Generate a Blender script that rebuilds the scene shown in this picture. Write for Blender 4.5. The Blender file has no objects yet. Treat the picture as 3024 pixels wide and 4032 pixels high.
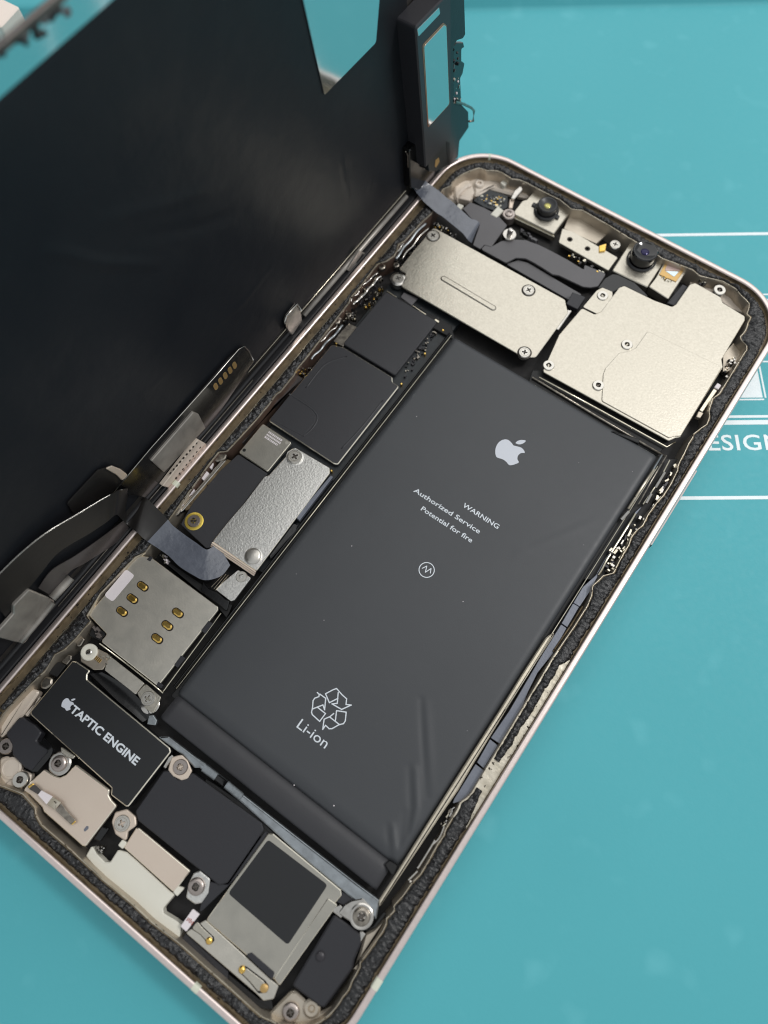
import bpy, bmesh, math, random
from mathutils import Vector, Matrix, noise as mnoise

# ---------------------------------------------------------------- camera, world, lights
MM = 0.001                      # all lengths below are millimetres
PH = 6.8                        # height of the rim of the phone above the mat
scene = bpy.context.scene
col = scene.collection
FOCUS = 116.0
cam_d = bpy.data.cameras.new('camera')
cam_d.sensor_fit = 'VERTICAL'; cam_d.sensor_height = 36.0; cam_d.sensor_width = 27.0
cam_d.lens = 25.0; cam_d.clip_start = 0.002; cam_d.clip_end = 10.0
cam_d.dof.use_dof = True; cam_d.dof.focus_distance = FOCUS * MM; cam_d.dof.aperture_fstop = 16.0
cam = bpy.data.objects.new('camera', cam_d); col.objects.link(cam)
RT = Vector((0.8159655, 0.5777126, -0.0211747)); DN = Vector((0.5400901, -0.7748662, -0.3284587)); FW = Vector((-0.2061623, 0.2565747, -0.9442810))
mw = Matrix((RT, -DN, -FW)).transposed().to_4x4()
mw.translation = Vector((57.0498, 40.6844, 111.5717 + PH)) * MM
cam.matrix_world = mw
scene.camera = cam

world = bpy.data.worlds.new('World'); scene.world = world; world.use_nodes = True
bg = world.node_tree.nodes['Background']
bg.inputs[0].default_value = (0.93, 0.97, 1.0, 1); bg.inputs[1].default_value = 0.60

def area(name, loc, target, size, size_y, power, color):
    l = bpy.data.lights.new(name, 'AREA'); l.shape = 'RECTANGLE'; l.size = size * MM; l.size_y = size_y * MM
    l.energy = power; l.color = color
    o = bpy.data.objects.new(name, l); col.objects.link(o)
    o.location = Vector(loc) * MM
    o.rotation_euler = (Vector(target) - Vector(loc)).to_track_quat('-Z', 'Y').to_euler()
    return o
area('ceiling_lamp', (-50, 470, 600), (40, 90, 0), 820, 720, 1.9, (1.0, 0.985, 0.955))
area('glint_lamp', (270, 310, 440), (40, 70, 0), 80, 80, 0.95, (1.0, 0.98, 0.96))  # small lamp added for edge glints and crisp contact shadows

vs = scene.view_settings
vs.view_transform = 'Standard'; vs.look = 'None'; vs.gamma = 1.0; vs.use_curve_mapping = False; vs.exposure = 0.0
scene.render.engine = 'CYCLES'
scene.cycles.use_denoising = True
scene.cycles.filter_width = 1.1
scene.cycles.max_bounces = 6
rnd = random.Random(7)

# ---------------------------------------------------------------- helpers
def lin(c):
    return tuple((v / 255 / 12.92) if v / 255 <= 0.04045 else ((v / 255 + 0.055) / 1.055) ** 2.4 for v in c) + (1.0,)
MATS = {}
def mat(name, rgb, rough=0.5, metal=0.0, var=None, bump=None, bump2=None, spec=0.5, coat=0.0, rvar=0.0, alpha=1.0, trans=0.0, speck=None):
    """rgb in sRGB bytes; var=(scale, amount, rgb2); bump=(scale, strength mm)"""
    m = bpy.data.materials.new(name); m.use_nodes = True
    nt = m.node_tree; b = nt.nodes['Principled BSDF']
    b.inputs['Base Color'].default_value = lin(rgb); b.inputs['Roughness'].default_value = rough
    b.inputs['Metallic'].default_value = metal; b.inputs['Specular IOR Level'].default_value = spec
    b.inputs['Coat Weight'].default_value = coat; b.inputs['Coat Roughness'].default_value = 0.12
    b.inputs['Alpha'].default_value = alpha; b.inputs['Transmission Weight'].default_value = trans
    tc = nt.nodes.new('ShaderNodeTexCoord')
    def noise(sc, det=4.0, dist=0.0):
        n = nt.nodes.new('ShaderNodeTexNoise'); n.inputs['Scale'].default_value = sc; n.inputs['Detail'].default_value = det
        n.inputs['Distortion'].default_value = dist
        nt.links.new(tc.outputs['Object'], n.inputs['Vector']); return n
    colsock = None
    if var:
        n = noise(var[0] * 1000, 5.0, 0.4)
        r = nt.nodes.new('ShaderNodeValToRGB'); c = 0.5; w = var[3] if len(var) > 3 else 0.22
        r.color_ramp.elements[0].position = c - w; r.color_ramp.elements[1].position = c + w
        r.color_ramp.elements[0].color = lin(rgb); r.color_ramp.elements[1].color = lin(var[2])
        nt.links.new(n.outputs['Fac'], r.inputs['Fac'])
        mx = nt.nodes.new('ShaderNodeMix'); mx.data_type = 'RGBA'; mx.inputs[0].default_value = var[1]
        mx.inputs[6].default_value = lin(rgb); nt.links.new(r.outputs['Color'], mx.inputs[7])
        colsock = mx.outputs[2]
    if speck:                     # (scale, threshold, rgb): small dots of dust, lint, wear or painted glints
        n = noise(speck[0] * 1000, 1.5)
        r = nt.nodes.new('ShaderNodeValToRGB'); r.color_ramp.elements[0].position = speck[1]; r.color_ramp.elements[1].position = min(1, speck[1] + (speck[3] if len(speck) > 3 else 0.05))
        nt.links.new(n.outputs['Fac'], r.inputs['Fac'])
        mx = nt.nodes.new('ShaderNodeMix'); mx.data_type = 'RGBA'
        nt.links.new(r.outputs['Color'], mx.inputs[0])
        if colsock: nt.links.new(colsock, mx.inputs[6])
        else: mx.inputs[6].default_value = lin(rgb)
        mx.inputs[7].default_value = lin(speck[2]); colsock = mx.outputs[2]
    if colsock: nt.links.new(colsock, b.inputs['Base Color'])
    if rvar:
        n = noise(900, 4.0); mr = nt.nodes.new('ShaderNodeMapRange')
        mr.inputs[1].default_value = 0.3; mr.inputs[2].default_value = 0.7
        mr.inputs[3].default_value = max(0.03, rough - rvar); mr.inputs[4].default_value = rough + rvar
        nt.links.new(n.outputs['Fac'], mr.inputs[0]); nt.links.new(mr.outputs[0], b.inputs['Roughness'])
    last = None
    for bp in (bump, bump2):
        if bp:
            n = noise(bp[0] * 1000, 3.0)
            bn = nt.nodes.new('ShaderNodeBump'); bn.inputs['Strength'].default_value = 1.0; bn.inputs['Distance'].default_value = bp[1] * MM
            nt.links.new(n.outputs['Fac'], bn.inputs['Height'])
            if last: nt.links.new(last.outputs['Normal'], bn.inputs['Normal'])
            last = bn
    if last: nt.links.new(last.outputs['Normal'], b.inputs['Normal'])
    MATS[name] = m
    return m

M = MATS
mat('mat_silicone', (82, 170, 179), 0.6, bump=(2.0, 0.014), bump2=(0.02, 0.4), spec=0.3, var=(0.03, 0.35, (77, 163, 172)), speck=(0.16, 0.62, (98, 181, 190), 0.3), rvar=0.06)
mat('mat_print', (236, 244, 246), 0.5, var=(0.8, 0.5, (214, 230, 234)))
mat('rim_alu', (232, 216, 210), 0.34, 0.85, bump=(3.0, 0.006), var=(1.5, 0.35, (200, 190, 186)))
mat('rim_wall', (84, 72, 54), 0.5, 0.4, bump=(2.0, 0.05), var=(0.5, 0.9, (140, 122, 94)), speck=(1.6, 0.64, (32, 27, 22)))
mat('ledge_dirty', (74, 64, 50), 0.46, 0.5, bump=(1.6, 0.05), var=(0.35, 0.9, (140, 124, 98), 0.3), speck=(1.2, 0.66, (30, 26, 22)))
mat('rail_metal', (216, 206, 186), 0.34, 0.6, bump=(2.0, 0.02), var=(0.5, 0.6, (178, 170, 156)))
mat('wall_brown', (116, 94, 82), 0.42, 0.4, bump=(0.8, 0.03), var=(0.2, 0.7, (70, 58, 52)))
mat('slot_steel', (112, 106, 100), 0.35, 0.9)
mat('ledge_alu', (216, 208, 192), 0.36, 0.75, bump=(2.0, 0.04), var=(0.6, 0.7, (158, 148, 126)), speck=(1.6, 0.66, (60, 53, 44)))
mat('inner_alu', (206, 196, 180), 0.36, 0.75, bump=(0.8, 0.03), var=(0.25, 0.6, (150, 138, 124)))
mat('cavity_dark', (26, 25, 26), 0.6, 0.2, var=(0.5, 0.6, (44, 42, 40)), bump=(1.5, 0.03))
mat('cream_plastic', (214, 202, 188), 0.38, 0.15, var=(0.15, 0.6, (180, 166, 152)), bump=(0.6, 0.03), coat=0.2)
mat('adhesive', (9, 9, 10), 0.42, bump=(2.4, 0.2), var=(2.0, 0.7, (24, 23, 26)), spec=0.7, speck=(3.4, 0.70, (90, 88, 90)))  # pale specks paint glints into the black
mat('battery_film', (59, 61, 64), 0.44, bump=(5.0, 0.008), bump2=(0.05, 0.12), spec=0.45, var=(0.05, 0.5, (65, 67, 70)), speck=(0.55, 0.79, (82, 83, 86)), rvar=0.02)
mat('print_white', (214, 220, 226), 0.5)
mat('print_light', (200, 204, 212), 0.5)
mat('shield_warm', (188, 182, 169), 0.34, 0.97, bump=(2.6, 0.026), bump2=(0.15, 0.06), var=(2.6, 0.5, (212, 206, 193)), rvar=0.05)
mat('shield_cool', (204, 202, 198), 0.34, 0.92, bump=(3.2, 0.035), bump2=(1.4, 0.02), var=(3.0, 0.6, (248, 246, 240)))  # lighter flecks put the sparkle of the grain into the colour
mat('shield_sim', (186, 182, 172), 0.36, 0.65, bump=(3.0, 0.016), bump2=(0.5, 0.03), var=(0.5, 0.6, (212, 206, 194)))
mat('shield_pink', (222, 206, 190), 0.38, 0.55, bump=(4.0, 0.008), var=(0.2, 0.3, (208, 190, 174)))
mat('shield_grey', (176, 172, 162), 0.34, 0.7, bump=(4.0, 0.010), bump2=(0.5, 0.03), var=(0.3, 0.5, (150, 148, 140)))
mat('edge_bright', (232, 224, 204), 0.24, 1.0, var=(1.2, 0.5, (176, 168, 150)))
mat('edge_highlight', (244, 236, 218), 0.22, 0.9)  # lighter chamfer metal, edge highlights put into its colour
mat('chrome', (206, 202, 196), 0.22, 1.0, var=(1.2, 0.4, (150, 144, 136)))
mat('chrome_dark', (110, 104, 98), 0.28, 0.9, bump=(1.5, 0.04), var=(1.2, 0.7, (190, 182, 168)))
mat('steel_bar', (168, 174, 178), 0.34, 0.9, bump=(3.0, 0.02), var=(0.7, 0.6, (120, 122, 124)))
mat('screw_steel', (206, 202, 194), 0.30, 0.9, bump=(3.0, 0.01))
mat('screw_grey', (170, 160, 154), 0.32, 0.9, bump=(3.0, 0.01))
mat('slot_dark', (60, 56, 52), 0.4, 0.8)
mat('black_film', (54, 54, 57), 0.48, bump=(4.0, 0.010), bump2=(0.35, 0.03), speck=(1.1, 0.80, (96, 94, 92)), spec=0.4)
mat('black_label', (30, 31, 33), 0.42, bump=(5.0, 0.005), spec=0.45, speck=(1.1, 0.80, (70, 70, 72)))
mat('black_plastic', (44, 44, 48), 0.44, bump=(3.0, 0.012), spec=0.4, speck=(1.1, 0.80, (84, 84, 84)))
mat('black_gloss', (15, 15, 16), 0.20, spec=0.5, coat=0.15, bump=(0.4, 0.03))
mat('gap_black', (9, 9, 10), 0.6)
mat('pcb', (24, 28, 31), 0.42, var=(0.9, 0.7, (38, 44, 48)), bump=(1.5, 0.03))
mat('flex_grey', (88, 86, 88), 0.44, bump=(4.0, 0.006), var=(0.2, 0.4, (100, 98, 100)))
mat('flex_clear_sheen', (98, 102, 112), 0.20, bump=(1.1, 0.10), coat=0.7, var=(0.5, 0.5, (70, 74, 84)))  # clear flex; also paints the reflected light on the display cable end
mat('flex_black', (24, 23, 23), 0.36, bump=(0.15, 0.10), spec=0.35, var=(0.08, 0.6, (38, 35, 33)))
mat('flex_brown', (66, 61, 60), 0.36, coat=0.25, bump=(0.2, 0.05), var=(0.1, 0.6, (50, 47, 47)))
mat('gold', (226, 184, 92), 0.24, 1.0, var=(1.5, 0.4, (246, 220, 150)))
mat('gold_flat', (198, 164, 108), 0.4, 0.8)
mat('ring_gold', (232, 204, 96), 0.34, 0.7)
mat('label_white', (226, 218, 220), 0.6)
mat('white_plastic', (222, 219, 206), 0.42, var=(0.12, 0.4, (204, 200, 188)), bump=(1.0, 0.01))
mat('antenna_plastic', (212, 214, 196), 0.5)
mat('antenna_blue', (116, 120, 130), 0.40, 0.3, bump=(3.0, 0.02), var=(0.5, 0.5, (92, 96, 108)))
mat('glass_black', (8, 8, 10), 0.10, spec=0.5, coat=0.25)
mat('lens_amber', (150, 140, 60), 0.1, 0.6, var=(4.0, 0.8, (226, 220, 150)))
mat('lens_violet', (26, 22, 64), 0.1, 0.4)
mat('rubber_black', (38, 38, 40), 0.36, spec=0.5)
mat('mirror_plate', (206, 214, 214), 0.09, 1.0, bump=(0.12, 0.015))
mat('copper', (196, 132, 104), 0.3, 1.0)
mat('film_display', (23, 25, 30), 0.46, bump=(2.4, 0.016), bump2=(0.10, 0.3), spec=0.17, var=(0.05, 0.9, (33, 34, 37)), speck=(0.6, 0.79, (60, 60, 64)))
mat('bracket_silver', (176, 170, 162), 0.34, 0.5, var=(0.25, 0.7, (104, 100, 96)), bump=(0.8, 0.02))
mat('display_frame', (120, 116, 112), 0.32, 0.9, var=(0.3, 0.6, (66, 64, 62)), bump=(1.0, 0.02))
mat('lip_dark', (74, 68, 66), 0.4, 0.3, var=(0.3, 0.8, (112, 100, 92)), bump=(1.0, 0.03))
mat('gunmetal', (24, 30, 32), 0.38, 0.0, bump=(2.0, 0.02), var=(0.2, 0.5, (34, 42, 45)), spec=0.4)
mat('smd', (188, 184, 170), 0.36, 0.6)
mat('smd_dark', (52, 50, 54), 0.4, 0.2)
mat('pink_window', (188, 164, 158), 0.25, 0.3)
mat('sky_window', (208, 226, 236), 0.15, 0.6)
mat('red_ink', (150, 70, 56), 0.6)
mat('brown_ink', (120, 96, 76), 0.6)

ROOT0 = Vector((35.75, 73.35, 0))       # world position of the base of the phone, mm
def setp(o, label=None, cat=None, group=None, kind=None):
    if label: o['label'] = label
    if cat: o['category'] = cat
    if group: o['group'] = group
    if kind: o['kind'] = kind
    return o
def empty(name, loc):
    o = bpy.data.objects.new(name, None); o.empty_display_size = 0.005; o.location = Vector(loc) * MM; col.objects.link(o); return o
def link(name, me, m, parent, label=None, kind=None, loc=None, smooth=False):
    if m is not None and not me.materials: me.materials.append(M[m])
    if smooth: me.shade_smooth()
    o = bpy.data.objects.new(name, me); col.objects.link(o); o.parent = parent
    if loc is not None: o.location = Vector(loc) * MM
    return setp(o, label, None, None, kind)
BASE = {}                                # offset subtracted from vertices, per top-level root
def base_of(parent):
    p = parent
    while p is not None and p.name not in BASE: p = p.parent
    return BASE[p.name] if p is not None else Vector((0, 0, 0))
def mesh(name, verts, faces, m, parent, smooth=False, label=None, kind=None):
    """verts in world mm (z measured from the mat)"""
    b = base_of(parent)
    me = bpy.data.meshes.new(name); me.from_pydata([(Vector(v) - b) * MM for v in verts], [], faces); me.validate(); me.update()
    return link(name, me, m, parent, label, kind, smooth=smooth)
def area2(p): return sum(p[i][0] * p[(i + 1) % len(p)][1] - p[(i + 1) % len(p)][0] * p[i][1] for i in range(len(p))) / 2
def ccw(p): return list(p) if area2(p) > 0 else list(reversed(p))
def rounded(p, r, n=4):
    p = ccw(p); out = []; k = len(p)
    for i in range(k):
        a, b, c = Vector(p[i - 1]), Vector(p[i]), Vector(p[(i + 1) % k])
        u, v = a - b, c - b; lu, lv = u.length, v.length
        if lu < 1e-4 or lv < 1e-4: continue
        u /= lu; v /= lv
        ang = math.acos(max(-1, min(1, u.dot(v))))
        if ang > 2.9 or r <= 0: out.append(tuple(b)); continue
        t = min(r / math.tan(ang / 2), lu * 0.45, lv * 0.45)
        p0, p1 = b + u * t, b + v * t
        for j in range(n + 1):
            s = j / n
            q = p0 * (1 - s) ** 2 + b * 2 * s * (1 - s) + p1 * s * s
            out.append((q.x, q.y))
    return out
def inset(p, d):
    k = len(p); out = []
    for i in range(k):
        a, b, c = Vector(p[i - 1]), Vector(p[i]), Vector(p[(i + 1) % k])
        n1 = Vector((-(b - a).y, (b - a).x)); n2 = Vector((-(c - b).y, (c - b).x))
        if n1.length < 1e-6 or n2.length < 1e-6: out.append(tuple(b)); continue
        n1.normalize(); n2.normalize(); m = n1 + n2
        if m.length < 0.3: out.append(tuple(b)); continue
        m.normalize(); q = b + m * d / max(0.5, m.dot(n1))
        out.append((q.x, q.y))
    return out
IDENT = lambda x, y, z: (x, y, z + PH)   # phone space (z from rim) to world mm
def plate(name, pts, z, h, m, parent, r=0.35, bev=0.10, T=IDENT, label=None, kind=None, top=None):
    """extruded outline with a chamfered upper edge: an optional second material on the chamfer (top)"""
    p = rounded(pts, r); k = len(p); pi = inset(p, bev)
    vs_ = [T(x, y, z - h) for x, y in p] + [T(x, y, z - bev * 0.8) for x, y in p] + [T(x, y, z) for x, y in pi]
    fs = []
    for a in (0, k):
        for i in range(k):
            j = (i + 1) % k; fs.append((a + i, a + j, a + k + j, a + k + i))
    fs.append(tuple(range(2 * k, 3 * k)))
    o = mesh(name, vs_, fs, m, parent, label=label, kind=kind)
    if top:
        o.data.materials.append(M[top])
        for i in range(k, 2 * k): o.data.polygons[i].material_index = 1
    return o
def lathe(name, prof, c, m, parent, n=32, T=IDENT, label=None, smooth=True, cap=True):
    """prof: list of (radius, z); c=(x,y)"""
    vs_, fs = [], []
    for r, z in prof:
        for i in range(n):
            a = 2 * math.pi * i / n; vs_.append(T(c[0] + r * math.cos(a), c[1] + r * math.sin(a), z))
    for j in range(len(prof) - 1):
        for i in range(n):
            i2 = (i + 1) % n; fs.append((j * n + i, j * n + i2, (j + 1) * n + i2, (j + 1) * n + i))
    if cap: fs.append(tuple((len(prof) - 1) * n + i for i in range(n)))
    o = mesh(name, vs_, fs, m, parent, label=label)
    if smooth:
        o.data.shade_smooth(); o.data.set_sharp_from_angle(angle=math.radians(35))
    return o
def box_geo(vs_, fs, x0, x1, y0, y1, z0, z1, rot=0.0, T=IDENT, taper=0.0):
    cx, cy = (x0 + x1) / 2, (y0 + y1) / 2; c, s = math.cos(rot), math.sin(rot); b = len(vs_)
    for z, k in ((z0, 0.0), (z1, taper)):
        for x, y in ((x0 + k, y0 + k), (x1 - k, y0 + k), (x1 - k, y1 - k), (x0 + k, y1 - k)):
            dx, dy = x - cx, y - cy
            vs_.append(T(cx + dx * c - dy * s, cy + dx * s + dy * c, z))
    fs += [(b, b + 1, b + 5, b + 4), (b + 1, b + 2, b + 6, b + 5), (b + 2, b + 3, b + 7, b + 6), (b + 3, b, b + 4, b + 7), (b + 4, b + 5, b + 6, b + 7)]
def tube(name, pts, r, m, parent, n=8, label=None, kind=None, flat=1.0, T=IDENT, closed=False):
    """pts: (x,y,z) phone space"""
    P = [Vector(T(*p)) for p in pts]; vs_, fs = [], []; k = len(P)
    for i, p in enumerate(P):
        t = (P[(i + 1) % k] - P[i - 1]) if closed else (P[min(i + 1, k - 1)] - P[max(i - 1, 0)])
        t.normalize(); s = t.cross(Vector((0, 0, 1)));
        if s.length < 0.05: s = t.cross(Vector((1, 0, 0)))
        s.normalize(); u = s.cross(t)
        for j in range(n):
            a = 2 * math.pi * j / n; vs_.append(p + s * r * math.cos(a) + u * r * flat * math.sin(a))
    for i in range(k if closed else k - 1):
        for j in range(n):
            j2 = (j + 1) % n; i2 = (i + 1) % k; fs.append((i * n + j, i * n + j2, i2 * n + j2, i2 * n + j))
    if not closed: fs += [tuple(range(n)), tuple((k - 1) * n + j for j in range(n))]
    return mesh(name, vs_, fs, m, parent, smooth=True, label=label, kind=kind)
def smooth_path(pts, sub=6):
    out = []; n = len(pts); P = [Vector(p) for p in pts]
    for i in range(n - 1):
        p0, p1, p2, p3 = P[max(i - 1, 0)], P[i], P[i + 1], P[min(i + 2, n - 1)]
        for j in range(sub):
            t = j / sub
            out.append(0.5 * ((2 * p1) + (p2 - p0) * t + (2 * p0 - 5 * p1 + 4 * p2 - p3) * t * t + (3 * p1 - p0 - 3 * p2 + p3) * t ** 3))
    out.append(P[-1]); return out
def ribbon(name, stations, th, m, parent, sub=6, label=None, nw=6, curl=0.0):
    """stations: list of (left point, right point) in world mm; a flat cable of thickness th following them"""
    Lp = smooth_path([s[0] for s in stations], sub); Rp = smooth_path([s[1] for s in stations], sub)
    vs_, fs = [], []; k = len(Lp); w = nw + 1
    for side in (0, 1):
        for i in range(k):
            t = (Lp[min(i + 1, k - 1)] + Rp[min(i + 1, k - 1)] - Lp[max(i - 1, 0)] - Rp[max(i - 1, 0)])
            nrm = (Rp[i] - Lp[i]).cross(t)
            if nrm.length > 1e-9: nrm.normalize()
            for j in range(w):
                f = j / nw
                vs_.append(Lp[i].lerp(Rp[i], f) - nrm * (th if side else 0) + nrm * curl * (4 * f * (1 - f)))
    o = k * w
    for i in range(k - 1):
        for j in range(nw):
            a = i * w + j; fs.append((a, a + 1, a + w + 1, a + w)); fs.append((o + a, o + a + w, o + a + w + 1, o + a + 1))
        for j, flip in ((0, 0), (nw, 1)):
            a = i * w + j; q = (a, a + w, o + a + w, o + a); fs.append(q if not flip else q[::-1])
    for i in (0, k - 1):
        for j in range(nw): a = i * w + j; fs.append((a, a + 1, o + a + 1, o + a))
    ob = mesh(name, vs_, fs, m, parent, smooth=True, label=label)
    ob.data.set_sharp_from_angle(angle=math.radians(50))
    return ob
def text_mesh(s, size, sx=1.0, offset=0.0, spacing=1.0):
    c = bpy.data.curves.new('lettering', 'FONT'); c.body = s; c.size = 1.0; c.offset = offset; c.resolution_u = 3; c.space_character = spacing
    o = bpy.data.objects.new('lettering', c); col.objects.link(o)
    dg = bpy.context.evaluated_depsgraph_get(); dg.update()
    me = o.evaluated_get(dg).to_mesh()
    V = [v.co.copy() for v in me.vertices]; Fc = [tuple(p.vertices) for p in me.polygons]
    bpy.data.objects.remove(o); bpy.data.curves.remove(c)
    return [(v.x * size * sx, v.y * size) for v in V], Fc
def lettering(name, s, x, y, zf, size, m, parent, width=None, sx=1.0, offset=0.0, T=IDENT, rot=0.0, spacing=1.0, cap=None):
    """flat print; cap = wanted cap height, width = wanted total width"""
    V, Fc = text_mesh(s, size, sx, offset, spacing)
    x0 = min(v[0] for v in V); x1 = max(v[0] for v in V); y0 = min(v[1] for v in V); y1 = max(v[1] for v in V)
    kx = width / (x1 - x0) if width else 1.0; ky = cap / (y1 - y0) if cap else 1.0
    c, sn = math.cos(rot), math.sin(rot); out = []
    for vx, vy in V:
        px, py = (vx - x0) * kx, (vy - (y0 if cap else 0)) * ky
        X, Y = x + px * c - py * sn, y + px * sn + py * c
        out.append(T(X, Y, zf(X, Y) if callable(zf) else zf))
    return mesh(name, out, Fc, m, parent)
def flat_poly(name, pts, z, m, parent, T=IDENT):
    p = ccw(pts)
    return mesh(name, [T(x, y, z(x, y) if callable(z) else z) for x, y in p], [tuple(range(len(p)))], m, parent)

# screw heads: a few shared meshes, a real cross recess cut in each
def screw_mesh(kind):
    n = 28; w, l, dep = 0.13, 0.46, 0.22
    bm = bmesh.new()
    prof = [(1.0, -0.9), (1.0, -0.14), (0.9, 0.0)]
    if kind == 'ring': prof += [(0.78, 0.0), (0.74, -0.08), (0.66, -0.08), (0.62, 0.0)]
    if kind == 'dome': prof = [(1.0, -0.9), (1.0, -0.02), (0.93, 0.12), (0.8, 0.2), (0.66, 0.24)]
    rings = [[bm.verts.new((r * math.cos(2 * math.pi * i / n), r * math.sin(2 * math.pi * i / n), z)) for i in range(n)] for r, z in prof]
    for a, b in zip(rings, rings[1:]):
        for i in range(n): bm.faces.new((a[i], a[(i + 1) % n], b[(i + 1) % n], b[i]))
    zt = prof[-1][1]
    pl = [(w, l), (-w, l), (-w, w), (-l, w), (-l, -w), (-w, -w), (-w, -l), (w, -l), (w, -w), (l, -w), (l, w), (w, w)]
    if kind == 'tri': pl = [(0.40 * (1.0 if i % 2 else 0.34) * math.cos(math.pi * i / 3 + 0.4), 0.40 * (1.0 if i % 2 else 0.34) * math.sin(math.pi * i / 3 + 0.4)) for i in range(6)]
    up = [bm.verts.new((x, y, zt)) for x, y in pl]; lo = [bm.verts.new((x * 0.8, y * 0.8, zt - dep)) for x, y in pl]
    k = len(pl)
    edges = []
    for i in range(k):
        edges.append(bm.edges.new((up[i], up[(i + 1) % k])))
    for i in range(n):
        e = bm.edges.get((rings[-1][i], rings[-1][(i + 1) % n])); edges.append(e)
    bmesh.ops.triangle_fill(bm, edges=edges, use_beauty=True)
    for f in list(bm.faces):             # drop anything filled inside the recess
        c = f.calc_center_median()
        if f.verts[0] in up and all(v in up for v in f.verts): bm.faces.remove(f)
    for i in range(k):
        f = bm.faces.new((up[i], up[(i + 1) % k], lo[(i + 1) % k], lo[i])); f.material_index = 1
    f = bm.faces.new(lo); f.material_index = 1
    bmesh.ops.recalc_face_normals(bm, faces=bm.faces)
    for v in bm.verts: v.co *= MM
    me = bpy.data.meshes.new('screw'); bm.to_mesh(me); bm.free(); return me
SCREWS = {}
def screw(parent, pos, z, r=1.12, kind='plain', m='screw_steel', rot=None, label=None):
    key = (kind, m)
    if key not in SCREWS:
        me = screw_mesh(kind); me.materials.append(M[m]); me.materials.append(M['slot_steel']); SCREWS[key] = me
    o = bpy.data.objects.new('screw', SCREWS[key]); col.objects.link(o); o.parent = parent
    b = base_of(parent)
    o.location = (Vector((pos[0], pos[1], z + PH)) - b) * MM; o.scale = (r, r, r)
    o.rotation_euler = (0, 0, rnd.uniform(0, 1.5) if rot is None else rot)
    return setp(o, label)

# outline of the phone: a rounded rectangle walked clockwise, s in mm along it, n pointing inwards
W_, H_, RC = 71.5, 146.7, 11.0
HP = math.pi / 2
RING = [('l', (0, RC), (0, H_ - RC), (1, 0)), ('a', (RC, H_ - RC), math.pi), ('l', (RC, H_), (W_ - RC, H_), (0, -1)), ('a', (W_ - RC, H_ - RC), HP),
        ('l', (W_, H_ - RC), (W_, RC), (-1, 0)), ('a', (W_ - RC, RC), 0.0), ('l', (W_ - RC, 0), (RC, 0), (0, 1)), ('a', (RC, RC), -HP)]
PER = 2 * (W_ - 2 * RC) + 2 * (H_ - 2 * RC) + 2 * math.pi * RC
def ringpt(s):
    s %= PER
    for p in RING:
        if p[0] == 'l':
            l = abs(p[2][0] - p[1][0]) + abs(p[2][1] - p[1][1])
            if s <= l:
                k = s / l; return (p[1][0] + (p[2][0] - p[1][0]) * k, p[1][1] + (p[2][1] - p[1][1]) * k), p[3]
        else:
            l = RC * HP
            if s <= l:
                a = p[2] - s / RC; c, q = math.cos(a), math.sin(a); return (p[1][0] + RC * c, p[1][1] + RC * q), (-c, -q)
        s -= l
    return ringpt(0)
def off(s, d):
    p, n = ringpt(s); return (p[0] + n[0] * d, p[1] + n[1] * d)
def interp(tab, s):
    s %= PER
    if s <= tab[0][0] or s >= tab[-1][0]:
        a, b = tab[-1], tab[0]; L = PER - a[0] + b[0]; k = ((s - a[0]) % PER) / L
        return a[1] + (b[1] - a[1]) * k
    for i in range(len(tab) - 1):
        if tab[i][0] <= s <= tab[i + 1][0]:
            L = tab[i + 1][0] - tab[i][0]; k = (s - tab[i][0]) / L if L > 1e-6 else 0
            return tab[i][1] + (tab[i + 1][1] - tab[i][1]) * k
def sweep(name, prof, m, parent, N=720, smooth=True, label=None, kind=None, s0=0.0, s1=None):
    """prof: function s -> list of (d, z)"""
    closed = s1 is None
    S = [PER * i / N for i in range(N)] if closed else [s0 + (s1 - s0) * i / N for i in range(N + 1)]
    vs_, fs = [], []
    for s in S:
        pr = prof(s)
        for d, z in pr: x, y = off(s, d); vs_.append((x, y, z + PH))
    k = len(pr); n = len(S)
    for i in range(n if closed else n - 1):
        for j in range(k - 1):
            a, b = i * k + j, ((i + 1) % n) * k + j; fs.append((a, b, b + 1, a + 1))
    o = mesh(name, vs_, fs, m, parent, label=label, kind=kind)
    if smooth: o.data.shade_smooth(); o.data.set_sharp_from_angle(angle=math.radians(40))
    return o
def nz(x, y, z=0.0, sc=1.0): return mnoise.noise(Vector((x * sc, y * sc, z)))

# ================================================================ the work mat
TH = math.radians(35.3); CU, SU = math.cos(TH), math.sin(TH)
def MT(u, v, z): return (u * CU - v * SU, u * SU + v * CU, z)
def muv(p): return (p[0] * CU + p[1] * SU, -p[0] * SU + p[1] * CU)
prof = [(-420, -3), (-420, 0), (164.0, 0.0), (164.8, 0.15), (165.3, 0.6), (165.6, 1.8), (166.1, 2.3), (167, 2.5), (182, 2.5), (183, 1.8), (183, -3)]
vs_, fs = [], []
US = [-420 + i * 30 for i in range(29)]
for u in US:
    for v, z in prof: vs_.append(MT(u, v, z))
k = len(prof)
for i in range(len(US) - 1):
    for j in range(k - 1): fs.append((i * k + j, (i + 1) * k + j, (i + 1) * k + j + 1, i * k + j + 1))
work_mat = mesh('work_mat', vs_, fs, 'mat_silicone', None, smooth=True)
work_mat.data.set_sharp_from_angle(angle=math.radians(50))
setp(work_mat, 'teal silicone repair mat with white printed lines and lettering', None, None, 'structure')
ZP = 0.03
def mline(u0, u1, v0, v1, name='printed_line'):
    n = 2
    mesh(name, [MT(u0, v0, ZP), MT(u1, v0, ZP), MT(u1, v1, ZP), MT(u0, v1, ZP)], [(0, 1, 2, 3)], 'mat_print', work_mat)
def uvs(pts): return [muv(p) for p in pts]
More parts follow.
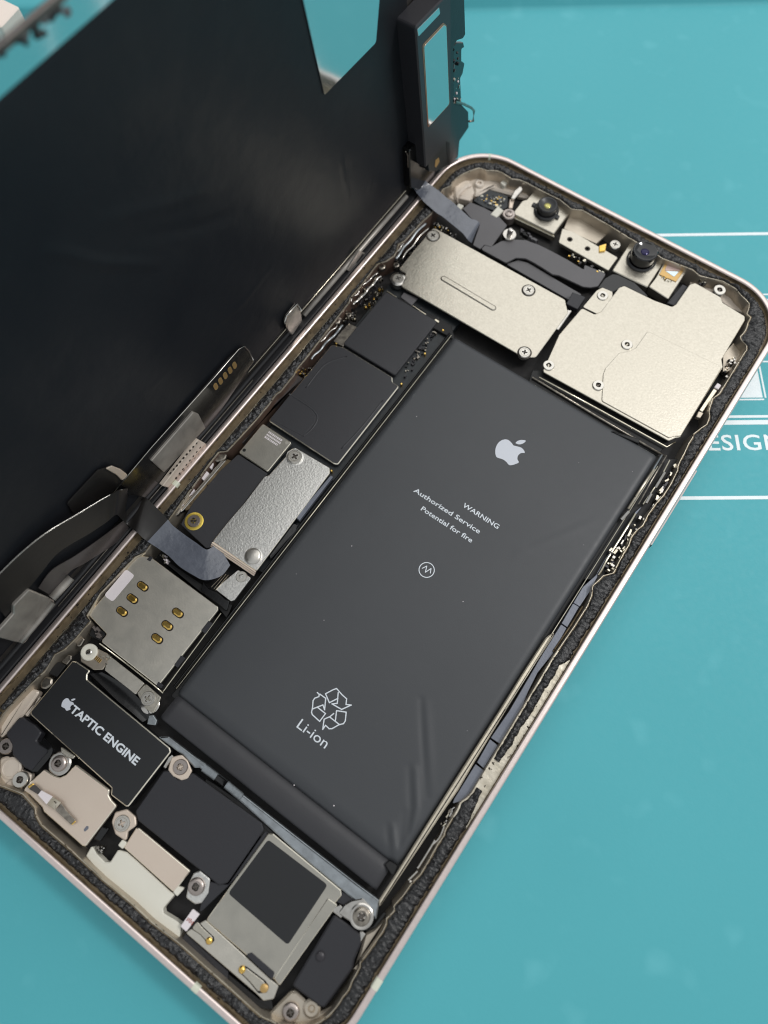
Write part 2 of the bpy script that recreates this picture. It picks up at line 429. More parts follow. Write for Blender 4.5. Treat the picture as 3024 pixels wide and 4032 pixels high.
a = uvs([(43.63,154.03),(43.95,153.42),(60.20,165.77),(60.49,165.15)]); mline(a[0][0] - 14, a[2][0] + 90, (a[1][1] + a[3][1]) / 2, (a[0][1] + a[2][1]) / 2)
a = uvs([(72.49,105.15),(72.81,104.53),(80.31,110.70),(80.58,110.15)]); mline(a[0][0] - 12, a[2][0] + 90, (a[1][1] + a[3][1]) / 2, (a[0][1] + a[2][1]) / 2)
a = uvs([(72.46,124.31),(72.69,123.84),(77.92,128.35),(78.15,127.87)]); mline(a[0][0] - 10, a[2][0] + 60, (a[1][1] + a[3][1]) / 2, (a[0][1] + a[2][1]) / 2)
a = uvs([(72.31,122.94),(72.55,122.04),(78.33,127.48),(78.74,126.63)]); mline(a[0][0] - 10, a[2][0] + 60, (a[1][1] + a[3][1]) / 2, (a[0][1] + a[2][1]) / 2)
a = uvs([(72.57,136.69),(75.55,131.09),(72.70,128.86)])
mline(a[2][0] - 8, a[1][0], (a[1][1] + a[2][1]) / 2, a[0][1] + 1.0, 'printed_panel')
fr = uvs([(72.96,137.49),(76.36,131.13),(72.68,128.06)])
vb, vt, ur = (fr[1][1] + fr[2][1]) / 2, fr[0][1] + 0.6, fr[1][0]
mline(fr[2][0] - 8, ur - 0.5, vb, vb + 0.3); mline(ur - 0.33, ur, vb + 0.5, vt - 0.3)
mline(ur, ur + 30, vt, vt + 0.3)
a = uvs([(66.05,151.96),(66.67,152.10)]); mline(a[0][0] - 6, a[0][0] + 40, a[0][1] - 0.3, a[0][1])
mline(a[0][0] - 6, a[0][0] + 40, a[0][1] - 5.0, a[0][1] - 1.2, 'printed_panel')
a = uvs([(74.19,117.10),(79.77,120.97),(80.96,121.92),(72.81,119.87)])
MTT = lambda x, y, z: MT(x, y, ZP)
hh = a[3][1] - a[0][1]
lettering('printed_lettering', 'DESIGN', a[0][0] - 6.0, a[0][1] - 0.05, 0, 4.0, 'mat_print', work_mat, T=MTT, offset=0.012, cap=hh * 1.02, width=17.2, spacing=1.06)

# ================================================================ the phone body
phone = empty('phone', (ROOT0.x, ROOT0.y, 0)); BASE['phone'] = ROOT0
setp(phone, 'opened pale phone body lying on the teal mat, black battery and bright shields showing', 'phone')

INNER = [(0.10,3.31),(2.30,3.44),(5.43,3.66),(8.45,4.06),(10.96,3.58),(12.53,4.29),(14.93,4.53),(16.70,4.52),(18.16,4.63),(18.37,3.46),(22.34,2.71),(28.60,3.13),(30.37,3.30),(31.84,4.15),(49.79,2.65),(52.82,2.51),(53.76,3.63),(57.10,3.83),(61.58,4.03),(64.92,4.02),(67.32,3.81),(68.26,4.11),(72.23,4.04),(73.48,3.72),(75.99,3.73),(90.39,3.11),(91.12,2.73),(94.46,2.78),(100.41,2.48),(101.98,3.52),(103.75,4.02),(105.11,3.79),(106.36,3.16),(107.61,3.65),(113.25,3.91),(116.07,4.33),(122.33,2.83),(124.00,3.68),(124.73,3.39),(127.97,3.45),(131.10,3.39),(134.44,3.01),(136.63,3.70),(139.24,3.29),(141.54,3.30),(143.73,3.56),(145.19,2.84),(147.07,2.71),(150.31,2.75),(154.38,2.68),(157.30,3.37),(159.18,2.40),(165.34,2.69),(169.93,3.14),(173.90,3.33),(177.34,3.78),(183.18,2.89),(184.96,3.37),(189.03,2.01),(191.74,2.22),(193.62,2.81),(196.75,2.89),(199.36,4.42),(200.82,4.02),(202.60,4.69),(208.86,5.48),(209.49,5.04),(209.91,3.74),(210.85,3.28),(211.26,3.37),(217.84,3.31),(221.49,3.31),(223.06,3.84),(225.56,3.28),(226.50,2.64),(228.07,2.37),(229.32,2.85),(231.09,3.41),(231.72,3.23),(233.08,3.25),(235.27,3.01),(237.04,2.93),(237.98,2.79),(238.61,2.48),(239.76,2.38),(241.64,2.23),(243.93,2.26),(246.13,2.60),(248.42,2.75),(250.61,2.57),(252.28,3.02),(253.74,3.10),(254.89,2.81),(256.77,2.78),(258.44,2.71),(260.53,2.53),(261.89,3.69),(262.51,3.77),(264.29,4.19),(265.75,3.56),(267.63,3.26),(271.59,3.29),(277.44,3.53),(301.55,3.14),(302.59,3.39),(303.53,3.77),(304.79,3.59),(306.98,3.55),(308.02,3.51),(308.54,3.28),(310.11,3.36),(312.72,3.23),(314.81,3.20),(316.58,3.60),(318.25,3.65),(320.23,4.02),(320.65,3.58),(322.11,3.94),(322.63,3.60),(323.68,3.45),(326.91,3.63),(328.58,3.82),(328.90,3.52),(330.99,3.40),(332.13,3.19),(333.18,3.36),(335.26,3.28),(336.83,3.22),(339.86,3.10),(348.94,3.25),(351.03,2.98),(356.45,3.04),(359.06,3.05),(365.64,3.10),(370.44,2.77),(374.09,2.90),(379.83,2.74),(380.67,2.79),(386.41,2.90),(390.69,2.85),(391.94,2.85),(393.51,3.28),(394.34,3.97),(397.16,4.27),(398.41,3.91),(401.02,3.09),(415.95,3.39)]
def d_in(s): return interp(INNER, s)
def side_of(s):
    s %= PER
    L1 = H_ - 2 * RC; A = RC * HP; T1 = W_ - 2 * RC
    e = [L1, L1 + A, L1 + A + T1, L1 + 2 * A + T1, 2 * L1 + 2 * A + T1, 2 * L1 + 3 * A + T1, 2 * L1 + 3 * A + 2 * T1, PER]
    for i, q in enumerate(e):
        if s <= q: return i
    return 7
frame = sweep('frame', lambda s: [(1.2, -PH + 0.02), (0.25, -PH + 0.05), (0.06, -PH + 0.25), (0.0, -PH + 0.6), (0, -0.55), (0.05, -0.28), (0.16, -0.1), (0.34, -0.01), (0.80, 0.0), (0.99, -0.05), (1.07, -0.16), (1.09, -0.3)],
              'rim_alu', phone, N=900, label='pale satin aluminium frame with rounded corners')
sweep('rim_step', lambda s: [(1.09, -0.28), (1.11, -0.78), (1.20 + 0.06 * nz(s, 1, 0, 2.0), -0.90)], 'rim_wall', phone, N=1400, label='dirty brown inner wall of the rim')
def ledge_prof(s):
    e = d_in(s); w = e - 1.2
    return [(1.20 + 0.06 * nz(s, 1, 0, 2.0), -0.90), (1.20 + w * 0.35, -0.93 + 0.04 * nz(s, 4, 0, 1.2)), (1.20 + w * 0.7, -0.95 + 0.04 * nz(s, 7, 0, 1.2)), (e, -0.95)]
for s0, s1, m_ in ((0.0, 276.4, 'ledge_dirty'), (276.4, 306.0, 'ledge_alu'), (306.0, PER, 'ledge_dirty')):
    sweep('ledge', ledge_prof, m_, phone, N=int((s1 - s0) * 3.5), s0=s0, s1=s1, label='worn metal ledge with old glue')
sweep('ledge_score', lambda s: [(2.14 + 0.1 * nz(s, 51, 0, 0.3), -0.92), (2.18 + 0.1 * nz(s, 51, 0, 0.3), -0.84), (2.24 + 0.1 * nz(s, 51, 0, 0.3), -0.84), (2.28 + 0.1 * nz(s, 51, 0, 0.3), -0.92)], 'edge_bright', phone, N=420, s0=2.0, s1=122.0)
sweep('ledge_lip', lambda s: [(d_in(s) - 0.03, -0.95), (d_in(s) + 0.0, -0.88), (d_in(s) + 0.07, -0.88), (d_in(s) + 0.13, -1.0), (d_in(s) + 0.14, -1.15)], 'ledge_alu', phone, N=1400)
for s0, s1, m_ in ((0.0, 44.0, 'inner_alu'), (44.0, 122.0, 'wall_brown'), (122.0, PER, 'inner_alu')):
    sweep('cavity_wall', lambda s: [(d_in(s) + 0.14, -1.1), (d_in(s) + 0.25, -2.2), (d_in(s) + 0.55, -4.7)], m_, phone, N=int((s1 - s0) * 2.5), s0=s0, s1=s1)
fl = [off(PER * i / 240, 2.2) for i in range(240)]
mesh('midframe', [(x, y, -4.5 + PH) for x, y in fl], [tuple(reversed(range(240)))], 'cavity_dark', phone)
bk = [off(PER * i / 120, 1.1) for i in range(120)]
mesh('back_panel', [(x, y, 0.03) for x, y in bk], [tuple(range(120))], 'rim_alu', phone)

# black foam adhesive left on the ledge
BARE = [(277.4, 300.2)]
def adh(s):
    i = side_of(s); e = d_in(s)
    o = {0: 2.2, 1: 1.7, 2: 1.55, 3: 1.4, 4: 1.28, 5: 1.28, 6: 1.4, 7: 1.8}[i]
    if i == 1: o = 2.2 + (1.3 - 2.2) * ((s - 124.7) / 17.3)
    if 278.2 < s < 301: o = 2.0 + 0.25 * nz(s, 3, 0, 0.8)
    if 301 <= s < 305: o = 2.0 - (s - 301) / 4 * 0.75
    if 276.5 < s <= 278.2: o = 1.15 + (s - 276.5) / 1.7 * 0.9
    o += 0.16 * nz(s, 11, 0, 0.9) + 0.10 * nz(s, 15, 0, 3.0)
    inn = e - 0.10 + 0.10 * nz(s, 21, 0, 1.4) + 0.05 * nz(s, 33, 0, 4.0)
    if i == 6 or i == 7: inn = min(inn, e - 0.2)
    return o, max(inn, o + 0.15)
def adh_prof(s):
    o, n_ = adh(s); out = []
    for j in range(9):
        f = j / 8; d = o + (n_ - o) * f
        z = -0.92 + 0.34 * (1 - abs(2 * f - 1) ** 3.0)
        if 0 < j < 8: z += 0.26 * nz(s, d, 2.0, 2.1) + 0.15 * nz(s, d, 5.0, 5.5)
        out.append((d, z))
    out[0] = (o, -0.97); out[-1] = (n_, -0.98)
    return out
for s0, s1 in ((0.3, 62.0), (62.0, 124.0), (124.0, 190.0), (190.0, 262.0), (262.0, 295.6), (300.4, 338.0), (338.0, PER - 0.2)):
    sweep('adhesive_strip', adh_prof, 'adhesive', phone, N=int((s1 - s0) * 6), s0=s0, s1=s1)
# antenna gaps in the rim and the side button
for ss, ln in (([(329.11,0.69)][0][0], 1.5), ([(136.84,0.56)][0][0], 0.5), (44.0, 0.9), (360.0, 1.0)):
    sweep('antenna_band', lambda s: [(-0.012, -PH + 0.8), (-0.012, -0.55), (0.04, -0.27), (0.15, -0.085), (0.34, 0.004), (0.80, 0.014), (1.0, -0.04), (1.085, -0.16), (1.12, -0.8)], 'antenna_plastic', frame, N=8, s0=ss - ln / 2, s1=ss + ln / 2)
b0, b1 = [(236.73,0.42)][0][0], [(252.70,0.25)][0][0]
sweep('side_button', lambda s: [(0.05, -3.6), (-0.28, -3.5), (-0.34, -3.3), (-0.34, -1.5), (-0.28, -1.25), (0.05, -1.1)], 'rim_alu', phone, N=30, s0=min(b0, b1), s1=max(b0, b1))

# ---------------------------------------------------------------- battery
BX0, BX1, BY0, BY1 = 22.95, 65.2, 28.3, 106.9
WR = [([(54.76,49.69),(58.57,44.68),(63.22,38.74)], -0.16, 0.45), ([(55.75,49.41),(59.59,44.46),(63.36,39.75)], 0.10, 0.75),
      ([(58.91,40.62),(62.22,36.24),(63.89,33.00)], -0.15, 0.52), ([(59.67,40.79),(62.80,36.65),(64.27,33.27),(64.21,30.62)], 0.22, 0.52),
      ([(61.40,32.46),(64.12,29.35)], 0.24, 0.45), ([(60.89,32.10),(63.35,29.15)], -0.16, 0.45), ([(61.74,35.00),(64.36,29.86)], -0.10, 0.45),
      ([(54.50,78.24),(57.67,83.66),(61.49,89.59)], 0.06, 0.90), ([(55.25,80.37),(58.43,85.82),(61.09,90.29)], -0.05, 0.75)]
def segd(x, y, pl):
    best = 1e9; tt = 0; tot = len(pl) - 1
    for i in range(tot):
        ax, ay = pl[i]; bx, by = pl[i + 1]; dx, dy = bx - ax, by - ay; L = dx * dx + dy * dy
        t = max(0, min(1, ((x - ax) * dx + (y - ay) * dy) / L)); q = math.hypot(x - ax - dx * t, y - ay - dy * t)
        if q < best: best, tt = q, (i + t) / tot
    return best, tt
def zbat(x, y):
    e = [x - BX0, BX1 - x, y - BY0, BY1 - y]; z = -1.55
    for i, q in enumerate(e):
        re = 2.2 if i == 2 else 1.3
        if q < re: z -= (1.15 if i == 2 else 0.7) * (1 - math.sqrt(max(0, 1 - (1 - q / re) ** 2)))
    z += 0.16 * math.sin(math.pi * (x - BX0) / (BX1 - BX0)) * math.sin(math.pi * (y - BY0) / (BY1 - BY0))
    for pl, am, sg in WR:
        x0 = min(p[0] for p in pl) - 3 * sg; x1 = max(p[0] for p in pl) + 3 * sg; y0 = min(p[1] for p in pl) - 3 * sg; y1 = max(p[1] for p in pl) + 3 * sg
        if x0 < x < x1 and y0 < y < y1:
            q, t = segd(x, y, pl); z += 0.95 * am * math.exp(-(q / sg) ** 2) * (0.25 + 0.75 * math.sin(math.pi * min(1, max(0, t * 0.8 + 0.15))))
    return z
nx, ny = 150, 260
XS = [BX0 + (BX1 - BX0) * (0.5 - 0.5 * math.cos(math.pi * i / nx) if False else i / nx) for i in range(nx + 1)]
vs_, fs = [], []
for j in range(ny + 1):
    y = BY0 + (BY1 - BY0) * j / ny
    for x in XS: vs_.append((x, y, zbat(x, y) + PH))
w = nx + 1
for j in range(ny):
    for i in range(nx): fs.append((j * w + i, j * w + i + 1, (j + 1) * w + i + 1, (j + 1) * w + i))
# skirt down to the tray
edge = [i for i in range(w)] + [j * w + nx for j in range(1, ny + 1)] + [ny * w + i for i in range(nx - 1, -1, -1)] + [j * w for j in range(ny - 1, 0, -1)]
o0 = len(vs_)
for e in edge: v = vs_[e]; vs_.append((v[0], v[1], -4.2 + PH))
for i in range(len(edge)): j = (i + 1) % len(edge); fs.append((edge[j], edge[i], o0 + i, o0 + j))
battery = mesh('battery', vs_, fs, 'battery_film', phone, smooth=True, label='large dark grey battery pouch with pale printing and a few wrinkles')
zp = lambda x, y: zbat(x, y) + 0.025
# flap of film below the battery
FY0, FY1 = 24.1, 28.5; vs_, fs = [], []
FX0, FX1 = 23.2, 64.4
for i in range(61):
    x = FX0 + (FX1 - FX0) * i / 60
    for f, z in ((0, -3.0), (0.02, -2.1), (0.06, -1.86), (0.15, -1.76), (0.45, -1.72), (0.66, -1.76), (0.8, -1.9), (0.92, -2.15), (1.0, -2.5)):
        zz = z + 0.05 * nz(x, f * 3, 0, 0.35) - (0.5 if i in (0, 60) else 0)
        vs_.append((x, FY0 + (FY1 - FY0) * f, zz + PH))
for i in range(60):
    for j in range(8): a = i * 9 + j; fs.append((a, a + 9, a + 10, a + 1))
mesh('battery_flap', vs_, fs, 'black_film', phone, smooth=True)

def apple_pts(cx, cy, h, n=40):
    """outline of the bitten fruit mark and its leaf, h = total height"""
    body = [(0.0, 0.60), (0.10, 0.635), (0.22, 0.67), (0.33, 0.65), (0.41, 0.585), (0.33, 0.52), (0.295, 0.44), (0.30, 0.35), (0.345, 0.27), (0.425, 0.215),
            (0.40, 0.14), (0.34, 0.05), (0.27, -0.02), (0.20, -0.03), (0.11, 0.005), (0.0, 0.015), (-0.10, -0.005), (-0.19, -0.03), (-0.26, -0.01), (-0.345, 0.09),
            (-0.41, 0.22), (-0.435, 0.36), (-0.415, 0.50), (-0.345, 0.61), (-0.24, 0.665), (-0.12, 0.645)]
    leaf = [(0.0, 0.70), (0.02, 0.80), (0.08, 0.88), (0.16, 0.935), (0.225, 0.95), (0.215, 0.86), (0.165, 0.77), (0.09, 0.715)]
    f = lambda L: [(cx + x * h, cy + (y - 0.45) * h) for x, y in [tuple(p) for p in smooth_path([(q[0], q[1], 0) for q in L + [L[0]]], 4)[:-1] for p in [(p.x, p.y)]]]
    return f(body), f(leaf)
def logo(name, c, h, z, m, parent):
    a, b = apple_pts(c[0], c[1], h)
    vs_ = []; fs = []
    for L in (a, b):
        L = ccw(L); o = len(vs_); vs_ += [IDENT(x, y, z(x, y) if callable(z) else z) for x, y in L]; fs.append(tuple(range(o, o + len(L))))
    return mesh(name, vs_, fs, m, parent)
lg = [(42.05,91.33),(45.78,95.32),(45.37,90.49),(45.16,96.84)]
LC = (43.75, 93.35)
logo('logo', LC, 5.6, zp, 'print_light', battery)
lettering('lettering', 'Li-ion', 41.45, 35.35, zp, 2.2, 'print_white', battery, width=5.45)
for s, x, y, wd in (('WARNING', 42.6, 79.72, 7.0), ('Authorized Service', 34.3, 77.25, 13.2), ('Potential for fire', 37.2, 75.2, 10.1)):
    lettering('lettering', s, x, y, zp, 1.18, 'print_white', battery, width=wd, offset=0.012)
def flat_stroke(name, lines, wd, zf, m, parent):
    vs_, fs = [], []
    for L in lines:
        for i in range(len(L) - 1):
            a, b = Vector(L[i]), Vector(L[i + 1]); d = b - a
            if d.length < 1e-4: continue
            d.normalize(); n = Vector((-d.y, d.x)) * wd / 2; e = d * wd * 0.35; o = len(vs_)
            for q in (a - e - n, b + e - n, b + e + n, a - e + n): vs_.append(IDENT(q.x, q.y, zf(q.x, q.y) + 0.0004 * len(fs)))
            fs.append((o, o + 1, o + 2, o + 3))
    return mesh(name, vs_, fs, m, parent)
flat_stroke('recycling_symbol', [
    [(40.99,41.32),(41.44,41.24),(41.58,40.96),(41.19,40.39),(41.21,39.96),(41.80,39.03),(42.05,38.46),(42.37,38.23),(43.89,38.09),(43.93,39.53),(42.43,39.56)], [(41.90,38.94),(42.84,40.33),(43.49,39.89),(42.60,41.36),(41.46,41.35)],
    [(44.15,42.45),(43.45,41.17),(42.16,41.90),(42.76,43.05),(43.09,43.52),(44.34,43.26),(45.29,43.17),(45.71,42.43),(46.42,42.83),(45.59,41.45),(43.88,41.26),(44.51,41.79),(43.65,43.20)],
    [(45.06,40.86),(46.41,41.53),(47.06,40.41),(47.07,39.93),(46.59,39.39),(46.07,38.32),(45.73,38.07),(44.97,38.15),(44.98,37.43),(44.26,38.74),(44.77,39.59),(44.97,40.27)], [(44.81,39.49),(46.53,39.47)], [(45.78,39.60),(45.06,40.86)]],
    0.17, zp, 'print_white', battery)
def circle_pts(c, r, a0=0.0, a1=6.2832, n=28): return [(c[0] + r * math.cos(a0 + (a1 - a0) * i / n), c[1] + r * math.sin(a0 + (a1 - a0) * i / n)) for i in range(n + 1)]
e1 = [(43.90,67.18)][0]
flat_stroke('emblem', [circle_pts(e1, 1.25), [(e1[0] - 0.75, e1[1] - 0.2), (e1[0] - 0.35, e1[1] + 0.55), (e1[0] + 0.05, e1[1] - 0.45), (e1[0] + 0.45, e1[1] + 0.6), (e1[0] + 0.8, e1[1] - 0.1)]], 0.14, zp, 'print_white', battery)
V, Fc = [], []
for p in [(61.03,27.79),(60.58,25.39),(52.82,29.74),(63.04,49.93),(62.91,101.65),(62.67,85.55),(61.10,27.81),(60.61,25.38),(52.80,29.79),(43.67,27.29),(52.78,29.76),(46.21,28.54),(26.76,54.41),(35.08,50.93),(70.03,61.45),(51.62,66.21),(26.77,89.28),(54.60,97.82),(31.44,63.47)]:
    r_ = rnd.uniform(0.04, 0.10); box_geo(V, Fc, p[0] - r_, p[0] + r_, p[1] - r_, p[1] + r_, zbat(p[0], max(p[1], 28.6)) - 0.02, zbat(p[0], max(p[1], 28.6)) + 0.05, rot=rnd.uniform(0, 3), taper=r_ * 0.4)
mesh('dust', V, Fc, 'label_white', battery, kind='stuff')
# bright line of the battery tray, left and right
tray = plate('battery_tray', [(22.3, 107.3), (65.7, 107.3), (65.7, 27.6), (22.3, 27.6)], -2.6, 1.8, 'gap_black', phone)
tube('tray_edge', [(22.42, 107, -2.2), (22.42, 66, -2.2), (22.4, 29, -2.2)], 0.16, 'edge_bright', phone, n=6, flat=0.6)
tube('tray_edge', [(65.95, 105, -1.7), (65.95, 66, -1.7), (65.8, 27, -1.6)], 0.10, 'edge_bright', phone, n=6, flat=0.6)
tube('tray_wall', [(22.05, 107, -2.0), (22.05, 29, -2.0)], 0.22, 'black_gloss', phone, n=8)
# small dark gap at the lower right battery corner and tape tabs at its upper edge
plate('corner_gap', [(63.36,27.78),(63.66,28.50),(65.00,28.66),(65.28,27.11)], -1.35, 1.0, 'gap_black', phone)
plate('tape_tab', [(56.68,106.49),(60.97,107.69),(61.29,106.84),(56.03,106.04)], -1.5, 1.5, 'gap_black', phone, r=0.1)

# ---------------------------------------------------------------- right-hand side strips
plate('side_channel', [(64.53,106.27),(68.28,108.88),(68.72,92.74),(68.03,82.28),(65.43,80.83)], -2.7, 1.6, 'gap_black', phone, r=0.1)
st = plate('antenna_strip', [(67.31,97.40),(66.86,95.69),(66.90,82.40),(66.14,79.40),(66.23,76.33),(67.35,76.38),(67.44,79.20),(67.24,82.22),(66.93,82.94),(66.81,85.69)], -1.9, 0.6, 'antenna_blue', phone, r=0.1, bev=0.05)
plate('antenna_strip', [(66.21,76.21),(66.37,72.40),(67.41,72.36),(67.31,76.28)], -1.92, 0.6, 'antenna_blue', phone, r=0.1, bev=0.05)
plate('antenna_strip', [(66.39,72.18),(66.41,66.09),(66.73,56.10),(66.54,51.19),(68.15,51.25),(68.13,56.98),(67.56,60.37),(67.27,63.57),(67.68,67.33),(67.40,72.17)], -1.9, 0.6, 'antenna_blue', phone, r=0.1, bev=0.05)
plate('antenna_strip', [(66.56,50.94),(66.74,47.04),(68.01,46.88),(67.98,50.86)], -1.92, 0.6, 'antenna_blue', phone, r=0.1, bev=0.05)
plate('antenna_strip', [(66.70,46.69),(66.76,40.77),(66.92,40.12),(67.98,41.38),(68.48,43.93),(68.23,46.64)], -1.9, 0.6, 'antenna_blue', phone, r=0.1, bev=0.05)
plate('side_rail', [(66.10,70.37),(65.65,69.44),(65.48,68.88),(65.40,61.86),(65.44,55.16),(65.37,41.42),(65.38,33.95),(65.42,26.92),(65.37,23.59),(65.97,22.74),(66.11,27.99),(66.23,32.47),(66.36,37.51),(66.55,42.10),(66.38,46.85),(66.24,55.73),(66.23,62.96),(66.32,69.73)], -1.40, 1.2, 'rail_metal', phone, r=0.15, bev=0.18, label='long bright metal rail between battery and ledge')
tube('rail_highlight', [(p[0], p[1], -1.3) for p in [(66.04,69.41),(66.13,62.52),(66.08,55.92)]], 0.10, 'edge_bright', phone, n=6)
tube('inner_rail', [(p[0], p[1], -1.5) for p in [(68.31,76.77),(68.30,72.90),(67.95,67.28)]], 0.17, 'edge_bright', phone, n=6)
tube('inner_rail', [(p[0], p[1], -1.8) for p in [(67.72,76.62),(67.74,72.84),(67.56,67.76)]], 0.16, 'rim_wall', phone, n=6)
for L, r_, m_ in (([(65.71,104.17),(65.63,100.43),(65.61,95.38)], 0.22, 'ledge_alu'), ([(66.23,107.71),(66.35,102.40),(66.60,97.11)], 0.14, 'chrome_dark'), ([(67.08,107.20),(67.42,102.28),(67.22,97.50)], 0.16, 'edge_bright'),
                 ([(67.46,104.67),(67.51,101.33)], 0.34, 'chrome'), ([(67.49,99.91),(67.59,97.97)], 0.34, 'chrome'), ([(67.00,95.31),(67.05,92.39),(67.04,85.65),(67.25,82.58)], 0.20, 'edge_bright'), ([(65.85,94.99),(65.56,93.01)], 0.4, 'chrome'),
                 ([(65.56,107.35),(65.66,102.24),(65.72,97.01)], 0.16, 'steel_bar')):
    tube('contact_rail', [(p[0], p[1], -1.75) for p in L], r_, m_, phone, n=8, flat=0.6)
def bits(name, region, n, zr, sizes, mats, parent, seed, T=IDENT, align=0.0):
    """many tiny metal springs, chips and solder blobs filling a narrow gap; region = quad (list of 4 points)"""
    rg = random.Random(seed); by = {}
    A, B, C_, D = [Vector(p) for p in region]
    for i in range(n):
        u, v = rg.random(), rg.random()
        p = A.lerp(B, u).lerp(D.lerp(C_, u), v); a, b = rg.choice(sizes); z = rg.uniform(*zr); m = rg.choice(mats)
        V, Fc = by.setdefault(m, ([], []))
        s = rg.uniform(0.7, 1.3)
        box_geo(V, Fc, p.x - a * s / 2, p.x + a * s / 2, p.y - b * s / 2, p.y + b * s / 2, z - 0.8, z, rot=align + rg.gauss(0, 0.25), taper=min(a, b) * s * 0.2, T=T)
    for m, (V, Fc) in by.items(): mesh(name, V, Fc, m, parent, kind='stuff')
bits('contact_bits', [(68.09,108.95),(68.25,106.97),(68.71,96.35),(69.18,98.67)], 20, (-2.0, -1.4), [(0.4, 0.8), (0.5, 1.1), (0.5, 0.5)], ['chrome', 'ledge_alu', 'edge_bright', 'smd_dark'], phone, 3)
bits('contact_bits', [(67.83,95.74),(68.71,96.35),(68.72,88.19),(67.26,87.74)], 18, (-2.0, -1.4), [(0.5, 0.7), (0.4, 1.0), (0.5, 0.5)], ['chrome', 'edge_bright', 'ledge_alu', 'smd_dark'], phone, 4)
bits('contact_bits', [(66.51,88.17),(68.69,88.55),(69.17,84.34),(67.04,83.60)], 20, (-2.0, -1.3), [(0.6, 0.6), (0.5, 0.9), (0.7, 0.5)], ['chrome', 'edge_bright', 'smd_dark', 'ledge_alu'], phone, 5)
bits('contact_bits', [(66.94,39.58),(67.64,40.23),(67.75,36.66),(67.07,36.47)], 16, (-2.3, -1.6), [(0.3, 0.4), (0.25, 0.6)], ['chrome', 'edge_bright', 'chrome_dark'], phone, 6)
for q in ([(67.61,36.87),(67.81,35.96),(67.87,34.80),(67.55,33.83)], [(68.40,29.75),(68.23,28.61),(67.62,27.89)], [(67.78,29.74),(67.54,28.70),(67.38,28.01)], [(67.55,34.56),(67.59,32.36),(67.59,30.01)]):
    tube('contact_spring', [(p.x, p.y, p.z) for p in smooth_path([(p[0], p[1], -1.7) for p in q])], 0.22, 'chrome', phone, n=8, flat=0.6)

# ---------------------------------------------------------------- logic board and its shields
plate('logic_board', [(6.2, 118.5), (21.9, 118.5), (21.9, 51.5), (6.2, 51.5)], -2.9, 1.2, 'pcb', phone, r=0.6, label='dark logic board')
can1 = plate('chip_shield', [(7.06,107.83),(18.73,107.83),(18.73,94.03),(7.06,94.03)], -1.9, 1.0, 'black_film', phone, r=0.5, bev=0.14, label='upper black film covered chip shield')
can2 = plate('chip_shield', [(5.50,92.73),(7.73,93.46),(18.60,93.46),(19.22,92.64),(20.70,92.64),(20.70,74.02),(20.00,73.75),(5.50,73.75)], -1.85, 1.1, 'black_film', phone, r=0.5, bev=0.16, top='edge_highlight', label='large black film covered chip shield with bright edge')
tube('film_ridge', [tuple(p) for p in smooth_path([(p[0], p[1], -1.88) for p in [(5.29,80.11),(10.00,80.07),(11.92,79.57),(12.66,78.59),(12.83,76.75),(12.44,74.85)]])], 0.16, 'black_film', can2, n=8, flat=0.5)
tube('film_ridge', [tuple(p) for p in smooth_path([(p[0], p[1], -1.90) for p in [(9.31,92.25),(7.01,88.57),(7.03,82.73)]])], 0.18, 'black_film', can2, n=8, flat=0.5)
tube('film_ridge', [tuple(p) for p in smooth_path([(p[0], p[1], -1.90) for p in [(19.93,88.61),(19.88,81.96),(19.44,76.81)]])], 0.18, 'black_film', can2, n=8, flat=0.5)
plate('film_flap', [(5.52,80.03),(10.26,79.95),(11.86,79.33),(12.48,78.11),(12.46,74.84),(5.57,74.15)], -1.82, 0.1, 'black_film', can2, r=0.3, bev=0.05)
plate('board_connector', [(5.20,98.24),(7.22,98.54),(7.34,93.60),(5.17,93.53)], -2.1, 0.9, 'chrome_dark', phone, r=0.1, bev=0.08)
bits('board_chips', [(19.50,107.86),(18.90,106.00),(18.95,94.73),(20.67,94.89)], 46, (-2.75, -2.35), [(0.4, 0.3), (0.3, 0.3), (0.5, 0.6), (0.7, 0.4)], ['smd_dark', 'chrome_dark', 'pcb', 'gap_black'], phone, 11)
bits('board_chips', [(12.34,109.21),(20.77,108.73),(20.75,106.91),(13.30,106.90)], 24, (-2.7, -2.3), [(0.5, 0.3), (0.4, 0.3), (0.3, 0.3)], ['smd_dark', 'chrome_dark', 'flex_brown'], phone, 12)
plate('board_tab', [(6.95,108.05),(7.08,108.25),(9.25,108.18),(9.26,107.91)], -2.1, 0.5, 'edge_bright', phone, r=0.05, bev=0.03)
plate('board_tab', [(12.78,108.17),(12.86,108.31),(16.04,108.10),(16.02,107.88)], -2.1, 0.5, 'edge_bright', phone, r=0.05, bev=0.03)
plate('board_tab', [(18.02,108.24),(18.94,108.20),(19.00,107.80),(18.09,107.88)], -2.1, 0.5, 'edge_bright', phone, r=0.05, bev=0.03)
plate('flex_patch', [(9.80,109.80),(12.73,110.14),(12.64,108.12),(9.90,108.51)], -2.15, 0.5, 'flex_grey', phone, r=0.1)
for p in [(5.76,103.03),(20.60,101.02),(20.55,107.03),(5.84,93.53),(20.63,93.42),(20.38,72.59)]:
    lathe('test_pad', [(0.22, -2.9), (0.22, -2.2), (0.15, -2.12)], p, 'gold', phone, n=10)
